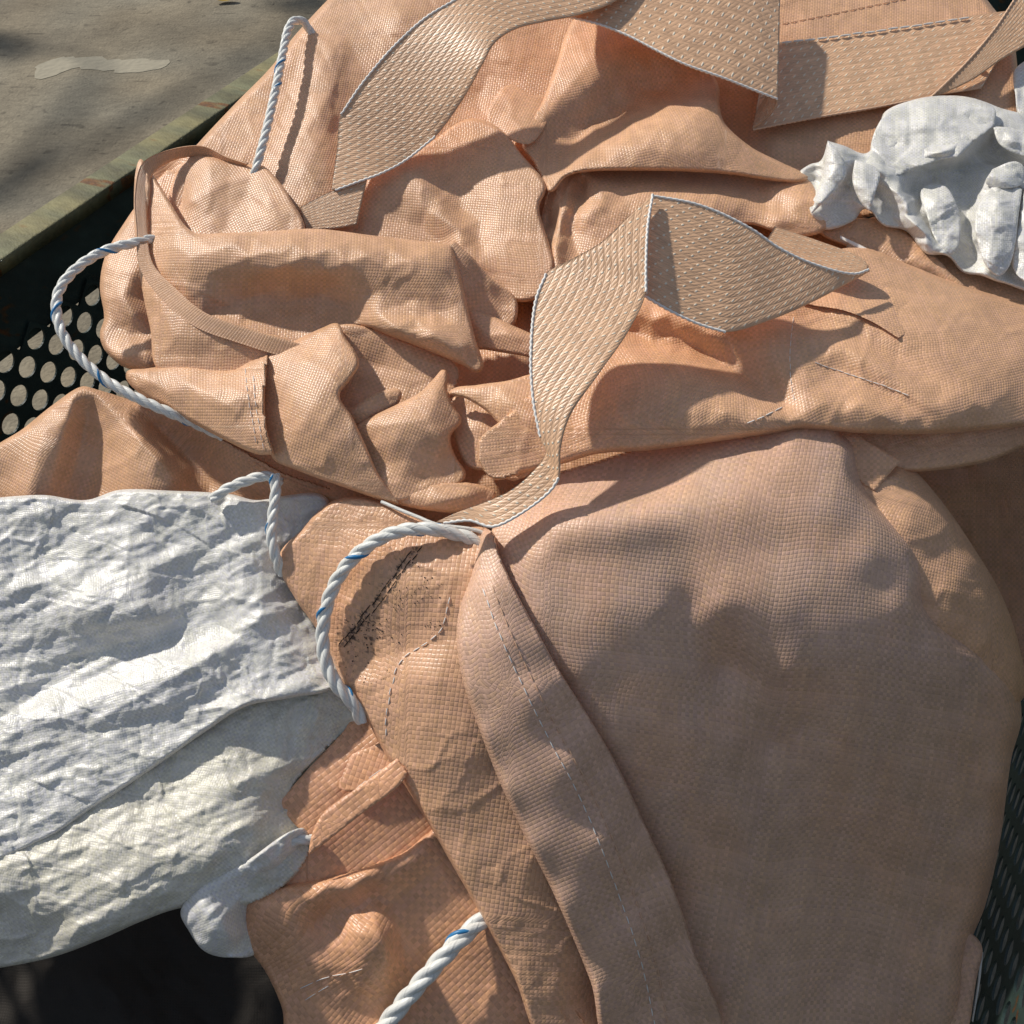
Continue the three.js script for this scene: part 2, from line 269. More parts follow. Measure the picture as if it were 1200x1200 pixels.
function rope(pts, label, R = 0.0066, group, tracer = 0.05, phase = 0) {
  const g = thing('rope', label, 'rope', group), crv = curve3(pts), L = crv.getLength(), n = Math.ceil(L / 0.0011), lay = (R *= 0.93) * 8;
  const T = [], Q = [], B = [], nrm = new THREE.Vector3(0.2, 1, 0.1);
  for (let i = 0; i <= n; i++) { const q = crv.getPointAt(i / n), t = crv.getTangentAt(i / n); nrm.addScaledVector(t, -nrm.dot(t)).normalize(); T.push(q); Q.push(nrm.clone()); B.push(t.clone().cross(nrm)); }
  const around = (i, a, r) => T[i].clone().addScaledVector(Q[i], Math.cos(a) * r).addScaledVector(B[i], Math.sin(a) * r);
  const wind = (i) => i / n * L / lay * 2 * Math.PI + phase;
  for (let s = 0; s < 3; s++) part('strand', sweep(T.map((_, i) => around(i, wind(i) + s * 2.0944, R * 0.46)), R * 0.57, 9, 40), M.rope, g);
  const runs = []; let run = [];                                    // the blue tracer yarn comes to the outside of one strand at intervals
  for (let i = 0; i <= n; i++) {
    const along = i / n * L, out = ((along / tracer + phase) % 1 + 1) % 1;
    if (out < 0.42) { const e = 1 - Math.pow(Math.abs(out / 0.21 - 1), 3); run.push(around(i, wind(i) + (out / 0.42 - 0.5) * 0.7, R * (0.70 + 0.16 * e))); } else if (run.length) { if (run.length > 3) runs.push(run); run = []; }
  }
  if (run.length > 3) runs.push(run);
  for (const r of runs) part('tracer_yarn', sweep(r, (t) => R * 0.33 * Math.sqrt(Math.max(0.03, lens(t, 2))), 7), M.blue, g);
  return g;
}
function ribbon(left, right, { thick = 0.0022, across = 18, uvWide = STRAP, sag = 0, cut = false } = {}) {
  const a = curve3(left), b = curve3(right), n = Math.ceil(Math.max(a.getLength(), b.getLength()) / 0.0022), rows = [];
  const q = new THREE.Vector3(); let len = 0, last = null;
  for (let i = 0; i <= n; i++) { const A = a.getPointAt(i / n), B = b.getPointAt(i / n), m = A.clone().lerp(B, 0.5); if (last) len += m.distanceTo(last); last = m; rows.push({ A, B, len }); }
  const grid = [];
  for (let i = 0; i <= n; i++) for (let k = 0; k <= across; k++) { const t = k / across, r = rows[i]; grid.push(q.copy(r.A).lerp(r.B, t).addScaledVector(HEAP, -sag * UNIT * lens(t, 2)).clone()); }
  const C = across + 1, at = (i, k) => grid[Math.max(0, Math.min(n, i)) * C + Math.max(0, Math.min(across, k))];
  const pos = [], uv = [], index = [], d1 = new THREE.Vector3(), d2 = new THREE.Vector3();
  for (const s of [1, -1]) for (let i = 0; i <= n; i++) for (let k = 0; k <= across; k++) {
    d1.copy(at(i + 1, k)).sub(at(i - 1, k)); d2.copy(at(i, k + 1)).sub(at(i, k - 1)); d1.cross(d2).normalize();
    const edge = Math.sqrt(lens(Math.min(1, Math.max(0, k / across * 0.96 + 0.02)), 12));
    q.copy(at(i, k)).addScaledVector(d1, s * thick / 2 * edge); pos.push(q.x, q.y, q.z); uv.push(cut ? (k / across - 1) * rows[i].A.distanceTo(rows[i].B) : k / across * uvWide, rows[i].len);
  }
  const half = (n + 1) * C;
  for (const s of [0, 1]) for (let i = 0; i < n; i++) for (let k = 0; k < across; k++) { const o = s * half + i * C + k, f = [o, o + C, o + 1, o + 1, o + C, o + C + 1]; index.push(...(s ? [f[0], f[2], f[1], f[3], f[5], f[4]] : f)); }
  for (const k of [0, across]) for (let i = 0; i < n; i++) { const o = i * C + k; index.push(o, o + C, o + half, o + C, o + C + half, o + half); }
  for (const i of [0, n]) for (let k = 0; k < across; k++) { const o = i * C + k; index.push(o, o + half, o + 1, o + 1, o + half, o + half + 1); }
  const g = new THREE.BufferGeometry(); g.setAttribute('position', new THREE.Float32BufferAttribute(pos, 3)); g.setAttribute('uv', new THREE.Float32BufferAttribute(uv, 2)); g.setIndex(index); g.computeVertexNormals();
  return g;
}
function edgeStitch(pts, mat, parent, r = 0.0013, lift = 1.2) {    // an overcast thread along a strap's edge: a row of slanting loops
  const crv = curve3(pts.map((q) => [q[0], q[1], q[2] + lift])), L = crv.getLength(), n = Math.ceil(L / 0.0008), path = [];
  const nrm = new THREE.Vector3(0.2, 1, 0.1), b = new THREE.Vector3();
  for (let i = 0; i <= n; i++) { const q = crv.getPointAt(i / n), t = crv.getTangentAt(i / n); nrm.addScaledVector(t, -nrm.dot(t)).normalize(); b.crossVectors(t, nrm); const a = i / n * L / 0.0052 * 2 * Math.PI; path.push(q.addScaledVector(nrm, Math.cos(a) * r * 0.16).addScaledVector(b, Math.sin(a) * r * 0.16)); }
  return part('edge_stitching', sweep(path, (t) => r * (0.9 + 0.1 * Math.sin(t * L / 0.0052 * 2 * Math.PI)), 6), mat, parent);
}
function stitches(at, pts, mat, parent, { dash = 6, gap = 3, r = 0.0005, lift = 0.9, jitter = 0.6 } = {}) {
  const line = spline(pts.map((q) => [q[0], q[1], 0]), 1, false), list = [];
  for (let i = 0; i + dash < line.length; i += dash + gap) {
    const j = () => (rnd() - 0.5) * jitter, A = line[i], B = line[i + dash], m = line[i + (dash >> 1)], jx = j(), jy = j();
    const path = [[A, -0.2], [m, 0.6], [B, -0.2]].map(([q, l]) => spot(q[0] + jx, q[1] + jy, at(q[0], q[1]) + lift + l));
    list.push(sweep(path, (t) => r * (0.6 + 0.4 * lens(t, 2)), 5));
  }
  return part('stitching', merge(list), mat, parent, { kind: 'stuff' });
}

// ------------------------------------------------------------------ ground
{
  const groundMap = texture(2048, 2048, (x, y) => {
    const u = x / 2048, v = y / 2048; let k = 0.5;
    k += 0.20 * (softWrap(u * 8, v * 8, 8, 1) - 0.5) + 0.18 * (softWrap(u * 30, v * 30, 30, 2) - 0.5) + 0.14 * (softWrap(u * 110, v * 240, 10 * 1e6, 3) - 0.5) + 0.10 * (softWrap(u * 400, v * 400, 400, 4) - 0.5) + 0.08 * (hash(x, y, 5) - 0.5);
    const pit = Math.max(0, softWrap(u * 90 + 2 * softWrap(u * 40, v * 40, 40, 9), v * 130, 1e6, 6) - 0.86) * 4.5; k -= 0.55 * pit;
    const w = softWrap(u * 14, v * 14, 14, 8);
    return [0.51 * (0.62 + 0.76 * k) + 0.02 * w, 0.483 * (0.62 + 0.76 * k), 0.42 * (0.62 + 0.76 * k) - 0.02 * w];
  }, true);
  const bump = texture(1024, 1024, (x, y) => 0.4 * softWrap(x / 32, y / 32, 32, 2) + 0.4 * softWrap(x / 8, y / 8, 128, 3) + 0.2 * hash(x, y, 4));
  const g = new THREE.PlaneGeometry(80, 80, 1, 1); g.rotateX(-Math.PI / 2);
  const uv = g.attributes.uv; for (let i = 0; i < uv.count; i++) uv.setXY(i, uv.getX(i) * 80, uv.getY(i) * 80);
  const ground = structure('ground', g, new THREE.MeshStandardMaterial({ map: sized(groundMap, 2.4), bumpMap: sized(bump, 0.7), bumpScale: 0.003, roughness: 0.92 }));
}

// what lies on the ground
const onGround = (x, y, h = 0) => { const d = ray(x, y), t = (h - camera.position.y) / d.y; return d.multiplyScalar(t).add(camera.position); };
{
  const smear = [[40, 82], [62, 70], [95, 66], [140, 69], [180, 70], [200, 73], [190, 80], [160, 85], [120, 84], [90, 80], [70, 86], [52, 92]].map(([x, y]) => onGround(x, y));
  const sh = new THREE.Shape(); spline(smear.map((q) => [q.x, -q.z, 0]), 0.02, true).forEach((q, i) => { const w = 0.03 * (soft(q[0] * 60, q[1] * 60, 4) - 0.5); i ? sh.lineTo(q[0] + w, q[1] + w) : sh.moveTo(q[0] + w, q[1] + w); });
  const g = new THREE.ExtrudeGeometry(sh, { depth: 0.0012, bevelEnabled: false }); g.rotateX(-Math.PI / 2);
  const t = thing('cement_smear', 'pale dried smear of cement on the ground beyond the bin rim', 'smear'); part('smear', g, new THREE.MeshStandardMaterial({ color: 0xa79f8b, roughness: 0.95, bumpMap: texture(128, 128, (x, y) => 0.6 * softWrap(x / 16, y / 16, 8, 2) + 0.4 * hash(x, y, 3)), bumpScale: 0.006 }), t);
  const leafAt = onGround(264, 1, 0.006), leafT = thing('fallen_leaf', 'small yellow fallen leaf on the ground at the top edge', 'leaf');
  const lg = new THREE.PlaneGeometry(0.075, 0.03, 10, 6); lg.rotateX(-Math.PI / 2); const lp = lg.attributes.position;
  for (let i = 0; i < lp.count; i++) { const u = lp.getX(i) / 0.0375; lp.setZ(i, lp.getZ(i) * Math.sqrt(Math.max(0, 1 - u * u))); lp.setY(i, 0.012 * u * u + Math.abs(lp.getZ(i)) * 0.3); }
  lg.computeVertexNormals(); lg.rotateY(0.2); lg.translate(leafAt.x, leafAt.y, leafAt.z); part('blade', lg, new THREE.MeshStandardMaterial({ color: 0x9a7f22, roughness: 0.7, side: THREE.DoubleSide }), leafT);
}
{ // unseen tree, added so its leaf sprays shade two patches of the ground
  const tree = thing('added_shade_tree', 'unseen tree added outside the picture so its leafy twigs shade the ground at the top left', 'tree');
  const bark = new THREE.MeshStandardMaterial({ color: 0x5b4a38, roughness: 0.9 }), green = new THREE.MeshStandardMaterial({ color: 0x4c5a28, roughness: 0.7, side: THREE.DoubleSide });
  const foot = new THREE.Vector3(-3.6, 0, -3.4), fork = new THREE.Vector3(-3.4, 2.3, -3.3), tips = [onGround(2, 52).addScaledVector(SUN, 2.7), onGround(352, 8).addScaledVector(SUN, 2.7)];
  part('trunk', sweep(new THREE.CatmullRomCurve3([foot, foot.clone().lerp(fork, 0.5).add(new THREE.Vector3(0.06, 0, 0.03)), fork]).getPoints(14), (t) => 0.07 - 0.03 * t, 10, 2), bark, tree);
  const leaves = [];
  for (const tip of tips) {
    const mid = fork.clone().lerp(tip, 0.55).add(new THREE.Vector3(-0.1, 0.35, -0.5));
    part('limb', sweep(new THREE.CatmullRomCurve3([fork, mid, tip]).getPoints(24), (t) => 0.03 - 0.025 * t, 7, 2), bark, tree);
    for (let k = 0; k < 46; k++) {
      const g = new THREE.CircleGeometry(0.03 + 0.015 * rnd(), 7); g.scale(1, 0.5, 1); g.rotateX(-1.2 + rnd() * 0.9); g.rotateY(rnd() * 6.28);
      g.translate(tip.x + (rnd() + rnd() - 1) * 0.13, tip.y + (rnd() + rnd() - 1) * 0.09, tip.z + (rnd() + rnd() - 1) * 0.11); leaves.push(g);
    }
  }
  part('foliage', merge(leaves), green, tree, { kind: 'stuff' });
}

// ------------------------------------------------------------------ steel bin
{
  const bin = thing('steel_bin', 'green perforated steel bin with a rusty rim, holding the heap of bags', 'bin');
  const ALONG = new THREE.Vector3(0.431, 0, -0.903).normalize(), ACROSS = new THREE.Vector3(0.903, 0, 0.431).normalize();
  const RIM_Y = 0.766, CORNER = new THREE.Vector3(-0.533, 0, -0.362), WIDE = 1.13, NEAR = -1.1, FAR = 1.2, BASE = 0.14;
  const steelMap = texture(512, 512, (x, y) => {
    const k = 0.85 + 0.3 * (softWrap(x / 64, y / 64, 8, 1) - 0.5) + 0.2 * (softWrap(x / 16, y / 16, 32, 2) - 0.5), n = softWrap(x / 51.2, y / 51.2, 10, 4) * 0.65 + softWrap(x / 12.8, y / 12.8, 40, 5) * 0.35, rust = Math.max(0, Math.min(1, (n - 0.80) * 14)), f = softWrap(x / 4, y / 4, 128, 6);
    return [0.20 * k * (1 - rust) + (0.30 + 0.12 * f) * rust, 0.27 * k * (1 - rust) + (0.18 + 0.08 * f) * rust, 0.25 * k * (1 - rust) + 0.10 * rust];
  }, true);
  const rimMap = texture(512, 512, (x, y) => {
    const k = 0.9 + 0.3 * (softWrap(x / 64, y / 64, 8, 1) - 0.5) + 0.16 * (softWrap(x / 8, y / 8, 64, 2) - 0.5), n = softWrap(x / 64, y / 64, 8, 14) * 0.6 + softWrap(x / 16, y / 16, 32, 15) * 0.4, rust = Math.max(0, Math.min(1, (n - 0.74) * 12)), f = softWrap(x / 4, y / 4, 128, 6), moss = softWrap(x / 40.96, y / 40.96, 12.5 * 2, 9);
    return [(0.49 + 0.05 * moss) * k * (1 - rust) + (0.36 + 0.16 * f) * rust, (0.495 + 0.01 * moss) * k * (1 - rust) + (0.24 + 0.1 * f) * rust, (0.375 - 0.03 * moss) * k * (1 - rust) + 0.14 * rust];
  }, true);
  const grit = texture(256, 256, (x, y) => 0.5 * softWrap(x / 16, y / 16, 16, 3) + 0.5 * softWrap(x / 4, y / 4, 64, 4));
  const paint = new THREE.MeshStandardMaterial({ map: sized(steelMap, 0.3), bumpMap: sized(grit, 0.08), bumpScale: 0.0004, roughness: 0.55, metalness: 0, side: THREE.DoubleSide });
  const worn = new THREE.MeshStandardMaterial({ map: sized(rimMap, 0.22), bumpMap: sized(grit, 0.05), bumpScale: 0.0006, roughness: 0.7, side: THREE.DoubleSide });
  const place = (s, w, y) => CORNER.clone().addScaledVector(ALONG, s).addScaledVector(ACROSS, w).setY(y);
  // a plate of steel, bored with staggered holes: diamonds of sheet round each hole, with the bore's own thickness
  const PITCH_M = 0.047, HOLE = 0.0125, T = 0.0022;
  function perforated(s0, s1, y0, y1, w, normal) {
    const pos = [], uv = [], seg = 20, push = (s, y, d) => { const q = place(s, w, y).addScaledVector(normal, d); pos.push(q.x, q.y, q.z); uv.push(s, y); };
    const R = PITCH_M / 2;
    for (let j = 0; ; j++) { const y = y1 - R - j * R; if (y < y0 + R) break;
      for (let i = 0; ; i++) { const s = s0 + R + i * PITCH_M + (j % 2) * R; if (s > s1 - R) break;
        for (let k = 0; k < seg; k++) {
          const ring = (m) => { const a = m / seg * 2 * Math.PI, cx = Math.cos(a), cy = Math.sin(a), f = R / (Math.abs(cx) + Math.abs(cy)); return [[s + HOLE * cx, y + HOLE * cy], [s + f * cx, y + f * cy]]; };
          const [a, A] = ring(k), [b, B] = ring(k + 1);
          for (const d of [-T / 2, T / 2]) { push(...a, d); push(...A, d); push(...B, d); push(...a, d); push(...B, d); push(...b, d); }
          push(...a, -T / 2); push(...b, -T / 2); push(...b, T / 2); push(...a, -T / 2); push(...b, T / 2); push(...a, T / 2);
        } } }
    const g = new THREE.BufferGeometry(); g.setAttribute('position', new THREE.Float32BufferAttribute(pos, 3)); g.setAttribute('uv', new THREE.Float32BufferAttribute(uv, 2)); g.computeVertexNormals(); return g;
  }
  function bar(s0, s1, w0, w1, y0, y1) {
    const g = new THREE.BoxGeometry(s1 - s0, y1 - y0, w1 - w0), c = place((s0 + s1) / 2, (w0 + w1) / 2, (y0 + y1) / 2), u = g.attributes.uv, p = g.attributes.position;
    for (let i = 0; i < u.count; i++) u.setXY(i, p.getX(i) + p.getY(i) * 0.7, p.getZ(i) + p.getY(i));
    g.applyMatrix4(new THREE.Matrix4().makeBasis(ALONG, new THREE.Vector3(0, 1, 0), ACROSS).setPosition(c)); return g;
  }
  const HOLES_TOP = RIM_Y - 0.085;
  part('perforated_panel', perforated(NEAR, FAR, BASE, HOLES_TOP, 0, ACROSS), paint, bin);
  part('perforated_panel', perforated(NEAR, FAR, BASE, HOLES_TOP + 0.03, WIDE, ACROSS), paint, bin);
  part('top_plate', bar(NEAR, FAR, -0.0075, -0.0025, HOLES_TOP - 0.022, RIM_Y - 0.002), paint, bin);
  part('top_plate', bar(NEAR, FAR, WIDE + 0.0025, WIDE + 0.0075, HOLES_TOP + 0.008, RIM_Y - 0.002), paint, bin);
  // rim: an angle bar with a slightly beaten top edge
  function rim(w0, w1) {
    const n = 220, pos = [], uv = [], index = [];
    const section = [[w0, RIM_Y - 0.016], [w0, RIM_Y - 0.002], [w0 + 0.003, RIM_Y], [w1 - 0.003, RIM_Y], [w1, RIM_Y - 0.002], [w1, RIM_Y - 0.016]];
    for (let i = 0; i <= n; i++) { const s = NEAR + (FAR - NEAR) * i / n, dent = 0.0026 * (soft(s * 14, w0 * 9, 4) - 0.5) + 0.0016 * (soft(s * 60, 3, 5) - 0.5); section.forEach(([w, y], k) => { const q = place(s, w + dent * (k > 2 ? 1.4 : 0.6), y + dent * 0.6); pos.push(q.x, q.y, q.z); uv.push(s, k * 0.012); }); }
    for (let i = 0; i < n; i++) for (let k = 0; k < 6; k++) { const a = i * 6 + k, b = i * 6 + (k + 1) % 6; index.push(a, b, a + 6, b, b + 6, a + 6); }
    const g = new THREE.BufferGeometry(); g.setAttribute('position', new THREE.Float32BufferAttribute(pos, 3)); g.setAttribute('uv', new THREE.Float32BufferAttribute(uv, 2)); g.setIndex(index); g.computeVertexNormals(); return g;
  }
  part('rim', rim(-0.034, 0.006), worn, bin);
  part('rim', rim(WIDE - 0.006, WIDE + 0.034), worn, bin);
  part('floor_plate', bar(NEAR, FAR, 0.003, WIDE - 0.003, BASE - 0.02, BASE), paint, bin);
  part('end_plate', bar(FAR + 0.001, FAR + 0.006, -0.01, WIDE + 0.01, BASE - 0.02, RIM_Y), paint, bin);
  part('end_plate', bar(NEAR - 0.006, NEAR - 0.001, -0.01, WIDE + 0.01, BASE - 0.02, RIM_Y - 0.3), paint, bin);
  for (const s of [NEAR + 0.05, FAR - 0.05]) for (const w of [0.05, WIDE - 0.05]) part('foot', bar(s - 0.03, s + 0.03, w - 0.03, w + 0.03, 0, BASE - 0.021), paint, bin);
}

// ------------------------------------------------------------------ the upper bulk bag
const upper = thing('bulk_bag', 'large peach bulk bag crumpled across the top of the heap, with wide webbing loops', 'bulk bag');
const body = [];                                                    // the sheets that make up the bag's body
const fold = (bag, def, mat = M.fabric, name = 'fabric_fold') => { const g = sheet(def); part(name, g, mat, bag); return g.userData.at; };
fold(upper, { o: [[150, 420, -70], [190, 260, -70], [330, 180, -60], [600, 130, -60], [1000, 240, -50], [1010, 480, -40], [700, 590, -50], [600, 622, -60], [420, 595, -62], [250, 520, -70]], crumple: [[60, 6], [30, 2]] });
const backAt = fold(upper, { grain: 8, roll: [16, 42], crumple: [[90, 2.2], [34, 0.6]],
  o: [[430, -40, 0], [392, -8, -6], [345, 42, -8], [318, 78, -10], [275, 122, -12], [232, 168, -13], [205, 200, -14], [200, 260, -25, OFF], [300, 330, -40, OFF], [450, 330, -40, OFF], [640, 300, -30, OFF], [800, 260, -25, OFF], [960, 262, -20, OFF], [1060, 240, -15, OFF], [1190, 150, -10], [1193, 90, -8], [1184, 32, -6], [1168, 14, -6], [1150, -10, -6], [1125, -50, -5, OFF], [800, -60, 0, OFF]],
  c: [[[388, 62, 4], [378, 130, 5], [366, 200, 2], [356, 238, -4]], [[414, 62, -6], [404, 120, -9], [394, 160, -12]], [[345, 85, -8], [325, 150, -9], [300, 205, -12]], [[470, 20, 10], [520, 0, 10]], [[560, 110, -32], [520, 150, -36], [480, 185, -34]], [[600, 62, -4], [590, 92, -18], [575, 125, -28]], [[640, 60, -10]], [[700, 0, 6], [800, 0, 4]], [[950, 40, 2], [1100, 60, 0]], [[860, 120, -18], [875, 170, -24]], [[900, 172, -10], [1000, 200, -12]]] });
stitches(backAt, [[917, 28], [985, 14], [1062, -2]], M.tanThread, upper, { dash: 8, gap: 2 });
fold(upper, { grain: 5, roll: [10, 16], crumple: [[60, 1.8], [25, 0.5]],
  o: [[400, 215, -20, OFF], [440, 205, -12, OFF], [500, 170, -2, OFF], [545, 140, 6], [572, 143, 10], [592, 156, 14], [612, 182, 20], [635, 208, 24], [640, 222, 22], [632, 242, 18], [636, 262, 15], [645, 290, 12], [650, 310, 10], [640, 342, 0], [615, 354, -8], [575, 345, -18, OFF], [530, 330, -25, OFF], [440, 310, -30, OFF], [340, 300, -35, OFF], [345, 262, -35, OFF], [380, 240, -30, OFF]],
  c: [[[445, 212, -6], [480, 204, 3], [495, 213, 5], [515, 236, 6], [548, 285, 0], [562, 305, -6]], [[506, 208, -7], [528, 236, -9], [559, 283, -11], [571, 303, -11]], [[560, 160, 8], [575, 230, 6], [590, 300, 1]], [[610, 192, 18], [620, 240, 17], [630, 300, 9]], [[470, 240, -12], [500, 265, -14], [520, 290, -20]]] });
fold(upper, { grain: 20, roll: [5, 4], o: [[575, 150, 2], [571, 130, 4], [588, 102, 6, 1, 1], [602, 99, 4], [622, 111, 10], [648, 114, 8], [642, 142, 12], [622, 168, 18], [604, 166, 14]], c: [[[590, 105, 8], [604, 130, 11], [611, 160, 14]]] });
fold(upper, { grain: -12, roll: [11, 18], crumple: [[80, 1.6], [30, 0.6]],
  o: [[612, 168, 6, OFF], [635, 120, 16], [650, 80, 20], [675, 20, 22, OFF], [740, -10, 22, OFF], [800, 50, 24, OFF], [832, 82, 26], [843, 104, 30], [843, 122, 40], [850, 145, 42], [880, 172, 36], [915, 190, 30], [947, 207, 26], [940, 214, 24], [905, 212, 28], [860, 205, 34], [800, 201, 38], [735, 200, 38], [692, 201, 34], [664, 207, 30], [645, 226, 24], [637, 214, 18], [626, 192, 8]],
  c: [[[735, 40, 36], [715, 70, 36], [690, 98, 30], [650, 130, 16], [625, 160, 8]], [[810, 100, 12], [760, 120, 2], [710, 145, -4], [665, 172, -6], [642, 195, 4]], [[838, 124, 50], [800, 130, 46], [760, 145, 42], [720, 165, 36], [690, 185, 32], [668, 200, 30]], [[830, 172, 52], [780, 180, 48], [740, 190, 44]], [[780, 60, 30], [800, 80, 24]]] });
fold(upper, { grain: 12, roll: [8, 10], crumple: [[40, 2.4], [18, 0.8]],
  o: [[640, 232, -10, OFF], [665, 204, -6, OFF], [700, 195, -2, OFF], [800, 193, 2, OFF], [900, 203, 6], [945, 209, 20], [962, 240, 26], [969, 265, 22], [956, 275, 16], [925, 277, 10], [870, 264, 8, OFF], [820, 300, 0, OFF], [740, 380, -5, OFF], [650, 390, -15, OFF], [630, 330, -15, OFF]],
  c: [[[700, 225, 12], [780, 218, 20], [840, 232, 22], [890, 250, 20], [930, 262, 20]], [[800, 206, 0], [870, 222, 4], [915, 240, 8]], [[652, 225, -16], [645, 265, -18], [640, 300, -16]], [[668, 212, 12], [657, 250, 16], [651, 290, 14], [646, 325, 8]], [[682, 215, -16], [672, 250, -12], [664, 290, -6], [660, 320, 0]], [[692, 203, 8], [690, 240, 12], [680, 265, 6]], [[740, 262, 8], [700, 320, 2]], [[905, 215, 14], [938, 240, 28], [956, 268, 24]], [[890, 235, 8], [915, 262, 6]]] });
fold(upper, { grain: 40, roll: [8, 10], o: [[528, 284, 40], [546, 294, 38], [576, 326, 18], [602, 346, 6], [607, 364, 0], [600, 383, -6], [575, 388, -12, OFF], [545, 385, 0, OFF], [530, 335, 26, OFF]], c: [[[555, 335, 16], [575, 355, 2], [590, 370, -6]]] });
fold(upper, { grain: 25, roll: [8, 12], o: [[540, 366, 0, OFF], [570, 368, 6], [600, 381, 8], [626, 392, 10], [650, 400, 8, OFF], [650, 422, 2, OFF], [612, 417, 4], [570, 410, 0], [552, 406, -5, OFF]], c: [[[560, 380, 12], [600, 394, 16], [632, 406, 14]]] });
// the sleeve on the right, whose lower edge overhangs the bag below
fold(upper, { grain: 30, roll: [8, 10], o: [[1000, 270, -6, OFF], [1060, 250, -4, OFF], [1240, 290, -8, OFF], [1240, 400, -10, OFF], [1100, 380, -6, OFF], [1000, 330, -4, OFF]] });
const sleeveAt = fold(upper, { grain: -14, roll: [17, 30], crumple: [[80, 2], [30, 0.7]],
  o: [[560, 520, 40, OFF], [590, 490, 50, OFF], [640, 440, 50, OFF], [660, 390, 45, OFF], [700, 362, 40, OFF], [750, 350, 40, OFF], [850, 330, 38, OFF], [950, 300, 30, OFF], [1010, 290, 25], [1060, 308, 22], [1130, 335, 15], [1225, 360, 0], [1420, 400, -10, OFF], [1420, 520, 0, OFF], [1225, 498, 22], [1175, 502, 30], [1120, 507, 40], [1060, 509, 48], [1000, 507, 52], [945, 503, 56], [900, 509, 60], [850, 516, 60], [800, 523, 58], [760, 528, 54], [700, 532, 46], [655, 545, 36], [610, 556, 32, OFF], [575, 560, 30, OFF]],
  c: [[[735, 366, 54], [780, 373, 62], [830, 390, 62], [870, 402, 58], [915, 430, 60], [940, 465, 66]], [[735, 386, 32], [790, 404, 32], [850, 428, 34], [890, 453, 40], [915, 478, 52]], [[740, 402, 46], [800, 422, 52], [860, 444, 52]], [[690, 500, 56], [740, 490, 70], [800, 485, 78], [860, 482, 78], [915, 489, 73]], [[952, 448, 62], [960, 472, 72], [946, 492, 66]], [[945, 395, 58], [1010, 420, 68], [1080, 470, 72], [1110, 490, 62]], [[985, 365, 52], [1050, 400, 60], [1130, 460, 62], [1160, 480, 52]], [[950, 380, 44], [1030, 412, 54], [1100, 462, 58]], [[970, 432, 50], [1030, 457, 56], [1090, 487, 60]], [[1000, 330, 42], [1100, 370, 46], [1190, 420, 38]], [[1000, 475, 72], [1060, 490, 66]]] });
stitches(sleeveAt, [[930, 372], [926, 410], [927, 450], [931, 470]], M.thread, upper, { dash: 7, gap: 2, r: 0.00035, lift: 0.5 });
stitches(sleeveAt, [[876, 496], [895, 488], [915, 478], [925, 472]], M.thread, upper, { dash: 9, gap: 3, r: 0.0006, lift: 0.6 });
stitches(sleeveAt, [[955, 425], [990, 437], [1030, 450], [1072, 466]], M.thread, upper, { dash: 8, gap: 1, r: 0.0005, lift: 0.5 });
fold(upper, { grain: -14, over: sleeveAt, p: 1.6, roll: [2, 2], crumple: [[50, 0.4]], o: [[935, 350, 3], [955, 358, 5, 1, 1], [990, 364, 6], [1022, 377, 6], [1053, 396, 5, 1, 1], [1068, 386, -3, OFF], [1095, 362, -4, OFF], [1020, 330, -2, OFF], [950, 325, -2, OFF]], c: [[[980, 345, 3], [1040, 368, 3]]] }, M.fabric, 'flap');
fold(upper, { grain: -14, roll: [12, 20], o: [[985, 490, 22, OFF], [1400, 470, 8, OFF], [1400, 560, -30], [1225, 520, -18], [1150, 543, -8], [1065, 553, 2], [1035, 543, 6], [1000, 522, 15]], c: [[[1040, 525, 10], [1140, 520, 4]]] });
// left lip of the sleeve and the sheet tucked under it
fold(upper, { grain: 10, roll: [8, 12], o: [[525, 470, -6, OFF], [560, 466, 2, OFF], [600, 490, 8, OFF], [625, 540, 8, OFF], [606, 563, 2], [576, 553, -4], [548, 546, -8], [533, 515, -6]], c: [[[560, 505, 8], [580, 530, 4]]] });
fold(upper, { grain: 10, roll: [8, 13], crumple: [[50, 1.5]], o: [[526, 459, 26], [560, 451, 34], [595, 446, 40, OFF], [630, 437, 42, OFF], [660, 440, 45, OFF], [660, 530, 38, OFF], [632, 545, 30, OFF], [607, 560, 18], [603, 530, 26], [589, 503, 32], [570, 482, 32], [546, 467, 28]], c: [[[560, 461, 40], [600, 470, 50], [632, 492, 54]]] });
// the pouch on the left: outer folds, hemmed mouth, lining and the rolled front
fold(upper, { grain: 15, roll: [14, 26], crumple: [[40, 2], [18, 0.7]], o: [[205, 200, -25, OFF], [165, 235, -30], [145, 262, -35], [124, 298, -38], [117, 335, -40], [122, 372, -42], [117, 392, -42], [124, 412, -44], [150, 432, -48], [215, 440, -50, OFF], [260, 400, -30, OFF], [240, 300, -20, OFF]], c: [[[150, 290, -20], [148, 340, -20], [155, 370, -24]], [[122, 376, -46], [160, 392, -44], [185, 402, -40]], [[140, 410, -30], [175, 425, -32]], [[170, 350, -40], [178, 385, -44]]] });
const mouthAt = fold(upper, { grain: 4, roll: [7, 8], crumple: [[50, 1.5], [20, 0.5]], o: [[160, 195, 8], [166, 186, 8], [176, 215, 6], [172, 255, 6], [170, 290, 10], [174, 312, 14], [205, 343, 22], [238, 369, 26], [282, 385, 24], [345, 403, 20, OFF], [345, 440, 0, OFF], [260, 445, -6, OFF], [188, 436, -14], [176, 385, -8], [165, 330, -2], [158, 270, 0], [157, 225, 4]], c: [[[180, 350, 10], [210, 390, 14], [260, 420, 6]]] });
